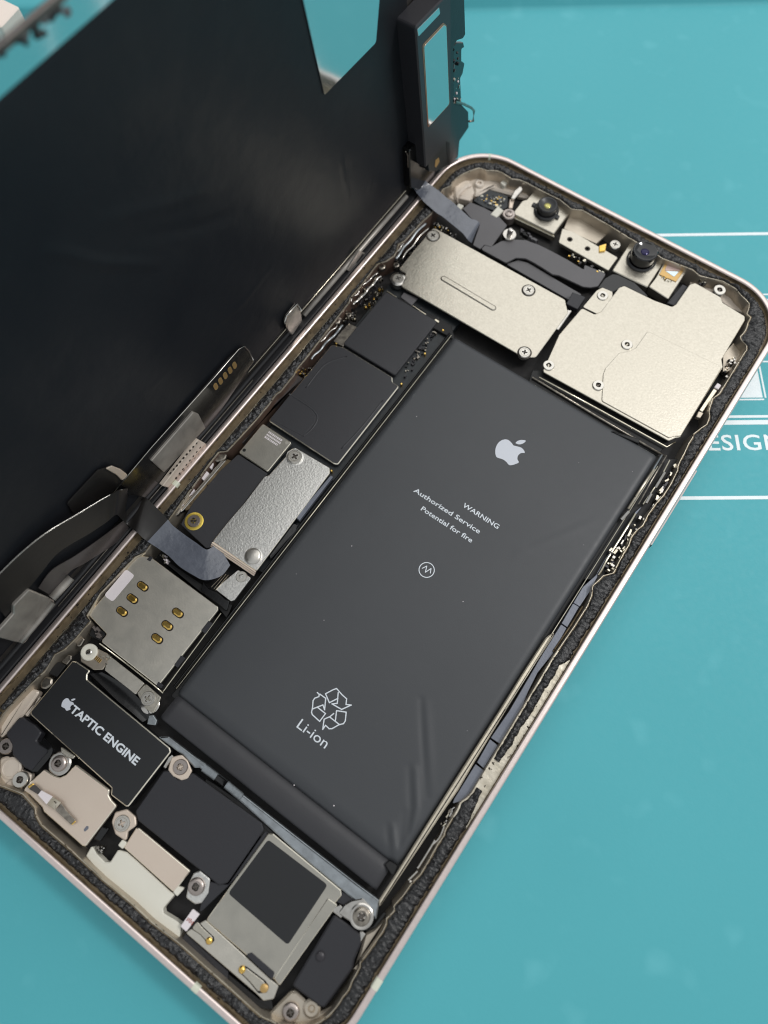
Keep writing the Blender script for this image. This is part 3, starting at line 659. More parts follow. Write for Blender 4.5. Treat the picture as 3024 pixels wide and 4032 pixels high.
# springs and screws along the left ledge
def wavy(name, pts, amp, r, m, z, seed):
    rg = random.Random(seed); P = smooth_path([(p[0], p[1], z) for p in pts], 8); out = []
    for i, p in enumerate(P): out.append((p.x + amp * math.sin(i * 0.9 + seed) * (0.6 + 0.4 * math.sin(i * 0.31)), p.y, z + 0.15 * math.sin(i * 0.7)))
    return tube(name, out, r, m, phone, n=8, flat=0.7)
wavy('contact_spring', [(3.00,101.94),(2.81,104.91),(3.11,108.46),(3.50,110.42)], 0.22, 0.16, 'chrome', -1.5, 2)
wavy('contact_spring', [(3.73,101.90),(4.08,104.62),(4.11,107.56),(4.32,110.02)], 0.10, 0.26, 'chrome', -1.6, 5)
wavy('contact_spring', [(3.42,87.55),(3.44,90.02),(3.70,93.05),(4.01,96.49)], 0.24, 0.16, 'chrome', -1.5, 1)
wavy('contact_spring', [(4.38,87.93),(4.50,91.54),(4.78,94.58),(4.80,97.12)], 0.08, 0.24, 'steel_bar', -1.6, 3)
wavy('contact_spring', [(3.75,115.41),(3.62,117.92),(3.41,119.53)], 0.10, 0.22, 'chrome', -1.5, 4)
wavy('contact_spring', [(4.48,114.76),(4.20,119.57),(4.43,125.04)], 0.14, 0.30, 'steel_bar', -1.5, 6)
wavy('contact_spring', [(5.45,115.43),(5.28,120.09),(5.54,124.46)], 0.10, 0.16, 'chrome', -1.5, 8)
bits('contact_bits', [(2.92,110.22),(4.62,110.10),(5.57,103.04),(3.49,102.23)], 40, (-2.4, -1.5), [(0.3, 0.6), (0.4, 0.3), (0.25, 0.25), (0.25, 0.9)], ['chrome', 'edge_bright', 'gap_black', 'chrome_dark', 'smd_dark'], phone, 21)
bits('contact_bits', [(5.16,109.07),(6.41,107.82),(6.68,103.45),(5.63,102.93)], 26, (-2.4, -1.8), [(0.3, 0.5), (0.3, 0.3)], ['gold', 'chrome_dark', 'edge_bright', 'gap_black'], phone, 22)
bits('contact_bits', [(3.23,101.41),(5.83,101.35),(5.73,98.00),(3.28,97.41)], 26, (-2.4, -1.6), [(0.4, 0.5), (0.3, 0.3)], ['chrome', 'gap_black', 'chrome_dark', 'edge_bright'], phone, 23)
bits('contact_bits', [(3.69,86.28),(5.28,86.68),(5.49,84.75),(3.90,84.35)], 14, (-2.4, -1.7), [(0.3, 0.4), (0.3, 0.3)], ['chrome', 'gold', 'chrome_dark'], phone, 24)
bits('contact_bits', [(4.91,119.98),(5.93,121.12),(5.48,114.73),(4.33,114.58)], 40, (-2.4, -1.6), [(0.3, 0.5), (0.2, 0.8), (0.3, 0.3)], ['gap_black', 'black_gloss', 'chrome_dark', 'smd_dark', 'chrome'], phone, 25)
for p, r_ in zip([(3.17,111.88),(5.27,113.75),(3.27,97.19),(4.37,99.56)], (0.75, 0.6, 0.75, 0.5)): screw(phone, p, -1.7, r_, 'dome', 'chrome_dark')
# wall strip visible left of the big shield
plate('wall_strip', [(3.85,84.31),(5.20,84.21),(4.32,76.79),(4.24,67.83),(3.00,68.59),(3.02,77.24)], -2.4, 1.2, 'flex_brown', phone, r=0.1)

# ---------------------------------------------------------------- upper cover plate
Z = -1.3
cov = plate('connector_cover', [(6.36,124.88),(35.93,124.88),(36.60,124.04),(37.81,122.76),(37.81,111.25),(35.95,110.05),(8.90,110.05),(8.16,112.95),(6.36,112.95)], Z, 0.35, 'shield_warm', phone, r=0.7, bev=0.10, top='edge_highlight', label='beige satin metal cover plate with a long embossed slot')
sl = [(14.64,116.00),(25.83,115.74)]
def capsule(p, q, r, n=8):
    d = Vector(q) - Vector(p); a0 = math.atan2(d.y, d.x); out = []
    for i in range(n + 1): a = a0 + HP + math.pi * i / n; out.append((p[0] + r * math.cos(a), p[1] + r * math.sin(a)))
    for i in range(n + 1): a = a0 - HP + math.pi * i / n; out.append((q[0] + r * math.cos(a), q[1] + r * math.sin(a)))
    return out
plate('slot_groove', capsule(sl[0], sl[1], 0.60), Z + 0.012, 0.03, 'slot_dark', cov, r=0, bev=0.005)
plate('embossed_slot', capsule(sl[0], sl[1], 0.52), Z + 0.14, 0.2, 'shield_warm', cov, r=0, bev=0.14)
for q, rr in zip([(7.45,123.06),(29.23,122.76),(35.65,110.90)], (1.15, 1.1, 1.1)):
    lathe('screw_seat', [(rr + 0.22, Z - 0.1), (rr + 0.22, Z + 0.03), (rr + 0.12, Z + 0.06), (rr + 0.05, Z + 0.02)], q, 'slot_dark', cov, n=28)
    screw(cov, q, Z + 0.22, rr, 'ring')
q = [(7.55,111.09)][0]
lathe('screw_seat', [(1.5, Z - 1.2), (1.5, Z - 0.1), (1.35, Z)], q, 'chrome', cov, n=28); screw(cov, q, Z + 0.15, 1.1, 'ring')
bits('contact_bits', [(5.31,126.49),(10.86,126.36),(11.11,125.11),(5.21,125.35)], 30, (-2.2, -1.5), [(0.3, 0.5), (0.3, 0.3), (0.2, 0.7)], ['chrome', 'gold', 'gap_black', 'edge_bright', 'flex_brown'], phone, 31)
plate('gap_strip', [(9.50,108.30),(21.16,108.88),(23.78,106.46),(21.20,106.49),(9.96,106.12)], -2.3, 1.0, 'gap_black', phone, r=0.1)
# bracket between the two covers
plate('cover_bracket', [(36.86,123.18),(38.12,123.71),(38.22,118.68),(37.04,118.48)], -1.5, 0.6, 'chrome', phone, r=0.15)

# ---------------------------------------------------------------- camera cover (two overlapping plates)
camcov = plate('camera_cover', [(38.89,117.46),(39.41,124.98),(42.01,125.10),(42.69,126.23),(42.84,132.72),(43.42,133.70),(49.61,133.98),(52.93,134.59),(53.28,135.50),(53.32,140.81),(53.96,141.69),(59.39,141.49),(60.14,140.60),(64.82,140.23),(65.17,139.42),(65.40,129.64),(66.28,128.37),(66.47,111.77),(65.82,111.10),(65.22,110.04),(40.32,109.41)], -1.2, 0.4, 'shield_warm', phone, r=0.5, bev=0.10, top='edge_highlight', label='large beige satin metal camera cover')
plate('cover_tab', [(39.68,130.04),(40.20,131.25),(42.29,131.49),(42.99,130.11),(42.84,126.59),(42.20,125.62),(39.37,125.44)], -1.45, 0.4, 'shield_warm', camcov, r=0.3, bev=0.06)
plate('cover_overlay', [(51.73,127.30),(66.14,128.16),(66.44,111.89),(65.64,111.32),(65.03,110.46),(51.96,110.13),(49.55,114.85),(49.25,116.20),(49.73,120.38),(51.05,121.70),(51.67,122.92)], -1.02, 0.2, 'shield_warm', camcov, r=0.5, bev=0.07)
for q, z in zip([(41.17,129.61),(50.03,122.71),(49.91,112.50),(40.62,111.00)], (-1.3, -1.02, -0.98, -1.02)): screw(camcov, q, z + 0.05, 1.05, 'plain')
screw(phone, [(58.42,143.04)][0], -1.35, 1.15, 'plain', 'screw_steel')
plate('cavity_floor_plate', [(52.06,145.43),(54.30,145.21),(58.03,146.72),(64.06,145.02),(64.97,142.61),(62.37,142.16),(59.04,142.60),(56.97,142.55),(53.46,142.20)], -3.2, 0.6, 'cream_plastic', phone, r=0.3)
plate('cavity_floor_plate', [(65.21,132.12),(65.78,136.06),(67.76,136.13),(68.77,132.01),(67.10,128.33)], -3.0, 0.6, 'inner_alu', phone, r=0.3)
bits('contact_bits', [(54.17,143.06),(56.60,145.23),(57.04,143.82),(54.59,142.49)], 16, (-2.2, -1.5), [(0.5, 0.5), (0.4, 0.3)], ['smd', 'edge_bright', 'gold', 'smd_dark'], phone, 41)
bits('contact_bits', [(66.56,132.35),(67.72,132.67),(68.23,127.08),(67.05,127.20)], 18, (-2.6, -1.8), [(0.4, 0.5), (0.3, 0.4)], ['chrome', 'chrome_dark', 'gap_black', 'edge_bright'], phone, 42)
plate('side_contact', [(66.99,125.27),(67.76,125.22),(67.73,124.15),(66.90,124.15)], -1.6, 0.8, 'label_white', phone, r=0.15)
plate('side_contact', [(66.92,124.01),(67.69,123.96),(67.50,118.66),(66.80,118.75)], -1.8, 0.8, 'edge_bright', phone, r=0.15)
plate('side_contact', [(66.79,118.33),(67.71,118.52),(67.70,117.27),(66.96,117.09)], -1.6, 0.8, 'inner_alu', phone, r=0.15)
tube('cover_edge_rail', [(p[0], p[1], -1.8) for p in [(40.39,108.39),(52.93,108.83),(65.52,109.09),(66.24,110.77)]], 0.18, 'edge_bright', phone, n=6)
tube('cover_edge_rail', [(p[0], p[1], -2.0) for p in [(39.34,107.80),(52.79,107.54),(65.99,107.51)]], 0.22, 'chrome_dark', phone, n=6)
plate('cover_gap', [(38.53,109.26),(39.91,110.21),(65.43,110.55),(65.04,107.07),(39.33,106.36)], -2.35, 1.0, 'gap_black', phone, r=0.1)

# ---------------------------------------------------------------- top corner, front cameras, flex tails
plate('corner_casting', [(1.94,134.93),(2.28,137.43),(3.58,142.61),(6.69,144.71),(12.41,145.43),(16.47,145.91),(17.62,143.32),(14.09,142.04),(9.24,140.72),(7.79,137.49),(7.94,135.91),(5.19,135.73),(6.03,133.78),(3.89,134.00)], -3.3, 0.9, 'cream_plastic', phone, r=1.2, bev=0.4, label='cream cast corner of the housing')
plate('corner_casting', [(2.05,138.40),(5.19,134.32),(6.55,133.58),(5.44,135.61),(5.64,137.99),(6.31,139.01),(5.39,140.09),(3.85,139.04)], -2.7, 1.0, 'cream_plastic', phone, r=0.8, bev=0.35)
plate('corner_casting', [(6.08,139.70),(8.69,141.47),(10.47,142.11),(9.44,140.29),(9.10,138.09),(8.01,137.07),(7.53,138.15)], -2.9, 1.0, 'cream_plastic', phone, r=0.6, bev=0.3)
lathe('casting_boss', [(1.0, -3.6), (1.0, -2.7), (0.8, -2.5), (0.45, -2.5), (0.4, -2.8), (0.2, -2.8)], [(7.35,140.07)][0], 'cream_plastic', phone, n=24)
plate('casting_block', [(6.02,134.32),(6.12,135.50),(8.44,135.97),(8.19,135.02)], -2.3, 1.5, 'cream_plastic', phone, r=0.1)
plate('wall_pad', [(10.76,142.34),(11.08,143.40),(12.06,143.22),(11.95,142.02)], -2.3, 1.4, 'white_plastic', phone, r=0.3)
sens = plate('sensor_board', [(8.44,136.08),(8.93,138.37),(9.68,140.28),(13.60,140.98),(15.18,138.45),(13.70,136.34),(10.98,135.87)], -3.0, 0.5, 'pcb', phone, r=0.3, label='small dark circuit board with tiny parts')
bits('board_chips', [(8.79,136.21),(9.76,139.10),(13.85,140.20),(13.86,137.44)], 60, (-2.95, -2.6), [(0.25, 0.35), (0.35, 0.25), (0.2, 0.2), (0.6, 0.5)], ['smd', 'smd_dark', 'smd', 'gold', 'antenna_blue'], sens, 51, align=0.5)
plate('board_can', [(13.57,137.10),(15.15,136.80),(14.85,134.56),(13.46,134.56)], -2.3, 0.8, 'white_plastic', phone, r=0.1)
plate('board_can', [(6.61,133.45),(7.83,133.59),(7.81,132.28),(6.79,132.33)], -2.5, 0.8, 'white_plastic', phone, r=0.1)
plate('flex_tail', [(8.15,132.74),(8.49,134.89),(11.49,135.28),(13.87,135.26),(15.45,134.97),(17.52,134.21),(17.76,128.13),(16.32,127.75),(16.26,126.45),(14.58,126.49),(13.05,131.18),(10.86,131.58)], -2.4, 0.35, 'flex_grey', phone, r=0.25, bev=0.05, label='grey flexible circuit beside the round arc')
plate('flex_tail', [(16.33,126.57),(16.47,127.89),(17.81,128.45),(18.56,130.37),(19.90,131.82),(22.34,133.30),(25.10,133.78),(28.07,133.88),(31.62,133.87),(35.25,133.61),(34.59,134.69),(39.10,135.24),(39.24,131.86),(38.20,130.81),(36.93,130.18),(31.88,129.84),(30.77,129.36),(27.90,129.61),(26.22,129.67),(24.61,129.61),(22.98,128.67),(22.06,126.59)], -2.5, 0.35, 'flex_grey', phone, r=0.5, bev=0.06, label='grey flexible circuit bent in an arc')
plate('flex_tail', [(21.99,126.84),(23.49,128.91),(25.35,129.48),(30.99,129.22),(37.58,129.01),(36.89,126.54),(35.52,126.59)], -3.1, 0.35, 'flex_grey', phone, r=0.3, bev=0.06)
plate('foam_pad', [(36.08,127.50),(38.68,127.93),(38.78,124.73),(36.43,124.59)], -1.8, 1.2, 'black_plastic', phone, r=0.2)
plate('flex_loop', [(39.40,131.42),(39.44,134.22),(40.13,135.90),(42.11,136.74),(44.37,136.55),(49.25,134.93),(43.22,134.73),(42.23,132.16),(39.96,131.87)], -2.5, 0.4, 'black_gloss', phone, r=0.6, bev=0.1)
plate('black_clip', [(52.17,140.83),(53.21,140.86),(53.39,135.74),(51.72,135.43)], -2.0, 1.2, 'black_plastic', phone, r=0.1)
# screw posts near the arc
q = [(19.21,132.31)][0]
lathe('screw_post', [(1.35, -3.0), (1.35, -2.05), (1.25, -1.95), (0.55, -1.95), (0.55, -1.2), (0.42, -1.0), (0.42, -0.7), (0.25, -0.6)], q, 'chrome', phone, n=28)
q = [(16.55,136.31)][0]
lathe('screw_post', [(1.3, -3.6), (1.3, -2.0), (1.15, -1.85), (0.8, -1.85), (0.72, -1.6), (0.4, -1.5), (0.3, -1.7)], q, 'screw_grey', phone, n=28)
plate('contact_finger', [(14.50,141.62),(14.83,143.51),(15.68,142.83),(15.59,139.87),(14.87,139.65)], -1.7, 0.5, 'chrome', phone, r=0.15)
plate('contact_finger', [(14.57,139.90),(15.44,140.22),(16.22,138.27),(15.62,137.87)], -2.3, 0.6, 'shield_pink', phone, r=0.15)
# selfie camera
cam1 = plate('camera_module', [(17.55,143.92),(18.94,144.25),(26.12,144.40),(26.21,137.39),(17.49,137.09),(16.95,137.62),(16.90,140.79),(17.47,141.60)], -2.2, 1.6, 'shield_warm', phone, r=0.3, bev=0.15, label='front camera module with a small lens on a pale plate')
def lens(parent, base, z0, rb, rt, h, mid, core):
    lathe('lens_base', [(rb, z0 - 0.3), (rb, z0 + 0.35), (rb - 0.25, z0 + 0.55), (rt + 0.15, z0 + 0.55)], base, 'rubber_black', parent, n=40, cap=False)
    lathe('lens_barrel', [(rt, z0 + 0.3), (rt, z0 + h - 0.15), (rt - 0.18, z0 + h), (rt - 0.35, z0 + h)], base, 'rubber_black' if mid else 'glass_black', parent, n=40, cap=False)
    lathe('lens_cup', [(rt - 0.34, z0 + h), (rt * 0.5, z0 + h - 0.35), (rt * 0.34, z0 + h - 0.4)], base, 'glass_black' if not mid else 'rubber_black', parent, n=40, cap=False)
    lathe('lens_glass', [(rt * 0.36, z0 + h - 0.42), (rt * 0.30, z0 + h - 0.3), (rt * 0.16, z0 + h - 0.22), (0.02, z0 + h - 0.2)], base, core, parent, n=24)
b1_ = [(22.15,141.21)][0]; lens(cam1, b1_, -2.2, 2.45, 1.95, 1.9, True, 'lens_amber')
ears = plate('lens_ear', [(19.06,140.67),(19.03,141.60),(25.02,141.59),(25.18,140.62)], -1.9, 0.4, 'rubber_black', cam1, r=0.15)
plate('module_skirt', [(17.35,137.43),(26.16,137.63),(26.72,137.22),(17.69,136.71)], -2.7, 1.2, 'edge_bright', cam1, r=0.1)
# centre bracket
br = plate('sensor_bracket', [(26.87,139.46),(29.19,139.94),(39.18,139.49),(39.17,135.85),(28.02,136.17)], -2.2, 0.7, 'shield_warm', phone, r=0.3, bev=0.08, label='pale bracket with two round holes between the cameras')
plate('sensor_bracket', [(26.04,144.66),(28.80,144.84),(33.85,144.94),(34.49,143.55),(34.02,140.68),(26.93,140.23)], -3.0, 0.7, 'inner_alu', phone, r=0.3, bev=0.08)
for p in [(29.43,137.99),(33.34,138.00)]: lathe('bracket_hole', [(0.55, -2.3), (0.55, -2.17), (0.48, -2.15), (0.3, -2.2)], p, 'slot_dark', br, n=20)
lathe('bracket_hole', [(0.5, -3.1), (0.5, -2.96), (0.3, -2.96)], [(29.03,144.55)][0], 'slot_dark', phone, n=20)
screw(phone, [(37.28,141.70)][0], -1.95, 1.05, 'ring'); plate('contact_finger', [(34.90,139.65),(35.80,140.98),(36.48,139.29),(35.63,138.36)], -1.9, 0.5, 'gold', phone, r=0.15)
bits('contact_bits', [(30.76,134.56),(31.26,135.62),(38.49,135.59),(38.32,134.43)], 26, (-2.8, -2.3), [(0.5, 0.4), (0.7, 0.4), (0.4, 0.3)], ['gap_black', 'flex_brown', 'smd', 'edge_bright', 'gold'], phone, 52)
bits('contact_bits', [(20.28,135.27),(24.81,135.16),(25.07,134.28),(20.35,134.25)], 12, (-2.7, -2.4), [(1.0, 0.6), (0.6, 0.5)], ['gap_black', 'flex_grey', 'smd_dark'], phone, 53)
# second camera
cam2 = plate('camera_module', [(39.35,143.89),(40.56,144.43),(46.88,144.29),(47.08,136.66),(39.76,136.26)], -2.2, 1.6, 'shield_warm', phone, r=0.3, bev=0.15, label='infrared camera module with a glossy black lens')
b2_ = [(43.11,141.36)][0]; lens(cam2, b2_, -2.2, 2.8, 2.35, 2.8, False, 'lens_violet')
# projector with a window
pj = plate('projector_module', [(46.82,144.51),(51.39,144.71),(51.54,136.34),(47.21,136.78),(47.31,139.32)], -2.0, 2.0, 'shield_warm', phone, r=0.25, bev=0.12, label='small square projector module with a glinting window')
plate('window_frame', [(47.11,144.25),(50.96,144.43),(50.90,140.48),(47.51,140.13)], -1.85, 0.3, 'gold_flat', pj, r=0.1, bev=0.05)
plate('window_glass', [(47.65,143.55),(50.32,143.79),(50.33,143.00),(47.95,141.48)], -1.8, 0.1, 'pink_window', pj, r=0.1, bev=0.03)
plate('window_glass', [(48.09,141.47),(50.29,142.83),(50.09,141.21)], -1.8, 0.1, 'sky_window', pj, r=0.05, bev=0.03)
bits('window_parts', [(47.71,139.93),(48.23,140.45),(50.19,140.25),(49.74,139.59)], 16, (-1.85, -1.7), [(0.25, 0.2), (0.2, 0.2)], ['smd', 'gold', 'smd_dark'], pj, 54)

# ---------------------------------------------------------------- middle left: chip, sparkling plate, SIM reader
chip = plate('chip_module', [(5.20,72.68),(11.65,72.68),(11.65,65.92),(5.20,65.92)], -1.5, 0.7, 'shield_grey', phone, r=0.35, bev=0.12, top='edge_highlight', label='small silver chip module with tiny marking')
for i, p in enumerate([(5.76,66.78),(11.03,72.14)]): lathe('alignment_hole', [(0.3, -1.6), (0.3, -1.485), (0.2, -1.485)], p, 'gap_black' if i == 0 else 'shield_sim', chip, n=16)
c0 = Vector([(7.11,71.80)][0])
for i in range(3):
    V, Fc = [], []
    rg = random.Random(60 + i); x = 0
    while x < 2.9:
        wd = rg.uniform(0.12, 0.32); box_geo(V, Fc, c0.x + x, c0.x + x + wd, c0.y - i * 0.55, c0.y - i * 0.55 + 0.34, -1.5, -1.488); x += wd + 0.10
    mesh('chip_marking', V, Fc, 'label_white', chip, kind='stuff')
plate('flex_black_pad', [(5.24,65.62),(11.83,65.76),(11.70,65.06),(11.83,59.18),(12.31,49.98),(11.69,49.28),(5.43,50.03),(5.24,50.83),(4.60,54.14),(4.67,61.61)], -1.75, 0.5, 'black_film', phone, r=0.3, bev=0.08, label='matt black flex pad beside the sparkling plate')
rq = [(6.94,51.76)][0]
ring_pad = lathe('ring_pad', [(1.6, -1.9), (1.6, -1.70), (1.5, -1.66), (1.1, -1.66)], rq, 'ring_gold', phone, n=36, label='yellow ring pad round a dark screw')
screw(ring_pad, rq, -1.4, 1.12, 'plain', 'screw_grey')
spk = plate('board_cover', [(12.86,72.19),(20.04,72.55),(20.71,71.77),(21.20,51.01),(12.01,50.72),(11.94,54.99),(12.09,59.23),(11.86,64.87),(12.36,65.49),(12.61,69.90),(12.22,70.76)], -1.2, 0.35, 'shield_cool', phone, r=0.35, bev=0.08, top='edge_highlight', label='bright sparkling silver cover plate held by two screws')
fold = [(12.06,50.73),(21.18,50.97)]
for i, dz in enumerate((-0.0, -0.22, -0.44)):
    a, b = Vector(fold[0]), Vector(fold[1]); n = Vector((0.0, -0.26 * (i + 0.6)))
    tube('folded_edge', [(a.x + n.x, a.y + n.y, -1.32 + dz), (b.x + n.x, b.y + n.y, -1.32 + dz)], 0.17, 'shield_pink', spk, n=8)
for p, kd in zip([(14.06,70.63),(19.22,52.67)], ('ring', 'plain')):
    lathe('screw_seat', [(1.5, -1.3), (1.5, -1.17), (1.3, -1.12)], p, 'shield_cool', spk, n=30)
p1, p2 = [(14.03,70.69),(19.26,52.66)]
screw(spk, p1, -0.75, 1.25, 'ring', 'screw_steel')
lathe('screw_cap', [(1.35, -1.2), (1.35, -0.75), (1.2, -0.58), (0.9, -0.5), (0.02, -0.48)], p2, 'screw_steel', spk, n=32)
plate('steel_wall', [(20.97,71.60),(21.45,71.66),(21.56,62.00),(20.66,62.16)], -1.5, 1.0, 'antenna_blue', phone, r=0.1)
plate('black_gasket', [(20.85,61.19),(21.66,61.49),(22.29,60.34),(21.95,57.76),(21.61,53.90),(20.62,54.49)], -1.8, 0.8, 'black_gloss', phone, r=0.4, bev=0.2)
lo = plate('corner_plate', [(18.42,49.48),(21.01,49.65),(21.11,45.23),(20.75,44.73),(17.32,44.80)], -1.7, 0.4, 'shield_cool', phone, r=0.3, bev=0.08)
screw(lo, [(19.63,48.88)][0], -1.55, 0.95, 'plain')
for q in ([(17.19,44.68),(17.26,47.74)], [(17.56,44.70),(17.66,47.90)], [(16.66,44.69),(16.90,47.24)]): tube('flex_rail', [(p[0], p[1], -1.7) for p in q], 0.09, 'edge_bright', phone, n=6)
# contacts and coloured strips on the left of the flex pad
plate('amber_strip', [(4.03,63.91),(4.71,64.10),(4.82,53.39),(4.25,52.45),(3.18,53.06)], -2.2, 0.8, 'rim_wall', phone, r=0.1)
for q in ('a',):
    for P_ in ([(2.48,60.00),(3.41,59.95),(3.40,58.41),(2.51,58.49)], [(2.38,56.19),(3.35,56.18),(3.35,54.40),(2.50,54.49)], [(2.62,61.49),(2.75,62.00),(3.21,60.78),(2.80,60.78)], [(2.57,52.91),(3.55,53.05),(3.49,52.47),(2.68,52.45)]):
        plate('contact_pad', P_, -1.55, 0.6, 'label_white', phone, r=0.08, bev=0.05)
plate('contact_strip', [(3.44,63.06),(4.14,63.55),(4.04,52.18),(3.42,50.67)], -1.9, 0.8, 'chrome', phone, r=0.1)
plate('contact_boss', [(2.28,63.23),(2.61,64.17),(3.64,64.60),(3.96,63.55),(3.20,62.46),(2.52,62.27)], -1.6, 0.9, 'chrome_dark', phone, r=0.5, bev=0.2)
plate('contact_boss', [(2.72,51.13),(2.92,52.34),(3.72,52.36),(3.93,51.17),(3.53,50.36)], -1.6, 0.9, 'chrome_dark', phone, r=0.4, bev=0.2)

Z = -1.45
sim = plate('sim_reader', [(3.26,41.63),(3.95,42.14),(5.21,42.79),(19.67,42.79),(20.03,42.36),(20.03,27.70),(7.91,27.70),(7.91,29.12),(3.60,29.65),(3.26,30.06),(3.26,39.19)], Z, 0.5, 'shield_sim', phone, r=0.4, bev=0.10, top='edge_highlight', label='grey metal SIM reader with six gold contacts')
plate('sim_label', [(3.22,38.92),(5.11,38.92),(5.11,33.52),(3.22,33.52)], Z + 0.03, 0.04, 'label_white', sim, r=0.5, bev=0.02)
for p in [(7.43,38.31),(7.43,35.79),(7.47,33.24),(15.05,38.29),(15.01,35.76),(15.04,33.24)]:
    plate('contact_slot', capsule((p[0] - 0.5, p[1]), (p[0] + 0.5, p[1]), 0.62), Z + 0.015, 0.02, 'slot_dark', sim, r=0, bev=0.005)
    plate('gold_contact', capsule((p[0] - 0.45, p[1]), (p[0] + 0.40, p[1]), 0.48), Z + 0.30, 0.3, 'gold', sim, r=0, bev=0.22)
for P_ in ([(19.95,40.17),(20.78,40.22),(20.85,38.24),(19.95,38.28)], [(19.90,33.44),(20.72,33.49),(20.71,31.65),(19.99,31.67)], [(19.62,28.29),(20.59,28.33),(20.67,27.75),(19.78,27.63)], [(4.99,42.87),(5.57,42.90),(5.62,42.16),(4.92,42.10)]):
    plate('sim_clip', P_, Z + 0.05, 0.4, 'black_plastic', sim, r=0.1, bev=0.05)
tube('sim_edge', [(p[0], p[1], -1.8) for p in [(20.69,42.28),(20.93,34.09),(21.11,28.22),(21.17,27.50)]], 0.14, 'edge_bright', phone, n=6)
tube('sim_edge', [(p[0], p[1], -1.9) for p in [(7.82,27.29),(13.66,27.41),(19.20,27.41),(21.28,27.33)]], 0.14, 'edge_bright', phone, n=6)
plate('sim_gap', [(5.10,43.45),(8.32,43.96),(15.29,44.26),(21.08,44.38),(21.78,42.11),(18.86,42.82)], -2.5, 1.0, 'gap_black', phone, r=0.1)
plate('black_clip', [(14.92,44.64),(16.40,44.27),(17.63,44.57),(19.47,44.46),(20.50,44.63),(21.14,43.14),(15.59,43.14)], -1.8, 0.8, 'black_gloss', phone, r=0.2, bev=0.12)
bits('contact_bits', [(5.77,43.53),(6.21,44.42),(7.95,44.18),(7.66,43.11)], 14, (-2.2, -1.7), [(0.6, 0.5), (0.4, 0.3)], ['edge_bright', 'chrome', 'label_white'], phone, 61)
plate('black_clip', [(5.05,28.31),(5.63,28.99),(7.53,29.24),(7.61,27.68),(5.45,27.24)], -1.9, 1.0, 'gap_black', phone, r=0.1)
bits('contact_bits', [(5.31,28.36),(5.97,28.96),(7.46,28.65),(7.03,27.81)], 6, (-1.8, -1.5), [(0.9, 0.5)], ['screw_grey'], phone, 62, align=0.0)
plate('spring_washer', [(4.57,25.27),(4.69,26.43),(5.36,26.36),(5.58,25.17),(5.12,24.85)], -1.8, 0.6, 'chrome_dark', phone, r=0.3, bev=0.15)
# bracket under the reader
bar = plate('reader_bracket', [(10.71,25.84),(10.80,26.76),(17.90,26.76),(17.90,24.66),(11.37,24.66)], -1.75, 0.5, 'shield_sim', phone, r=0.2, bev=0.08)
plate('reader_flex', [(6.44,24.20),(6.65,26.22),(9.73,26.78),(10.72,26.68),(10.97,24.48),(9.71,23.59),(7.19,23.40)], -2.0, 0.6, 'inner_alu', phone, r=0.3)
lathe('clear_boss', [(1.35, -2.2), (1.35, -1.75), (1.2, -1.6), (0.7, -1.55), (0.4, -1.7)], [(7.39,25.29)][0], 'white_plastic', phone, n=30)
screw(phone, [(7.43,25.30)][0], -1.6, 0.5, 'dome', 'chrome')
V, Fc = [], []
p = [(9.31,25.26)][0]
for i in range(4): box_geo(V, Fc, p[0] - 0.55 + i * 0.3, p[0] - 0.4 + i * 0.3, p[1] - 0.3, p[1] + 0.3, -2.0, -1.85)
mesh('gold_fingers', V, Fc, 'gold', phone, kind='stuff')
bits('contact_bits', [(9.02,25.99),(10.25,26.60),(11.86,26.14),(11.07,25.06)], 10, (-1.9, -1.7), [(0.5, 0.4), (0.6, 0.3)], ['inner_alu', 'smd', 'chrome'], phone, 63)
plate('reader_tab', [(18.02,25.00),(18.10,26.85),(21.52,26.70),(22.20,24.15),(20.60,24.03)], -1.55, 0.5, 'shield_warm', phone, r=0.3, bev=0.1)
screw(phone, [(20.02,25.38)][0], -1.35, 1.15, 'ring')
lathe('tab_cup', [(1.5, -2.6), (1.5, -1.9), (1.35, -1.8)], [(20.71,24.89)][0], 'chrome', phone, n=28)
ribbon('black_cable', [(IDENT(*a, -2.0), IDENT(*b, -2.0)) for a, b in ([(9.79,22.86),(11.26,24.16)], [(12.83,22.63),(13.72,24.55)], [(16.07,22.35),(16.85,24.68)], [(18.88,22.32),(20.26,24.31)], [(21.59,22.22),(22.10,23.58)])], 0.25, 'black_gloss', phone, curl=0.25)

# ---------------------------------------------------------------- vibration motor
Z = -1.5
tap = plate('vibration_motor', [(6.27,22.78),(6.85,23.07),(9.65,23.29),(9.67,22.61),(10.16,22.03),(27.56,21.82),(28.10,21.49),(27.99,12.05),(27.69,11.78),(24.76,11.67),(24.16,12.46),(6.69,13.00),(6.28,13.28)], Z, 2.0, 'black_label', phone, r=0.35, bev=0.16, top='edge_highlight', label='black vibration motor with white lettering and bright edge')
logo('logo', ([(10.27,17.67)][0][0] + 0.02, 17.72), 2.15, Z + 0.02, 'print_light', tap)
lettering('lettering', 'TAPTIC ENGINE', 11.25, 16.86, Z + 0.02, 1.7, 'print_white', tap, cap=1.27, width=13.75, offset=0.03)
plate('motor_flange', [(28.18,20.64),(28.33,21.18),(28.87,21.13),(28.89,19.12),(28.42,19.10)], -1.9, 0.8, 'chrome', phone, r=0.1)
plate('motor_flange', [(5.83,15.02),(5.78,15.89),(6.12,13.64),(6.20,12.35),(5.70,12.44)], -1.9, 0.8, 'cream_plastic', phone, r=0.1)
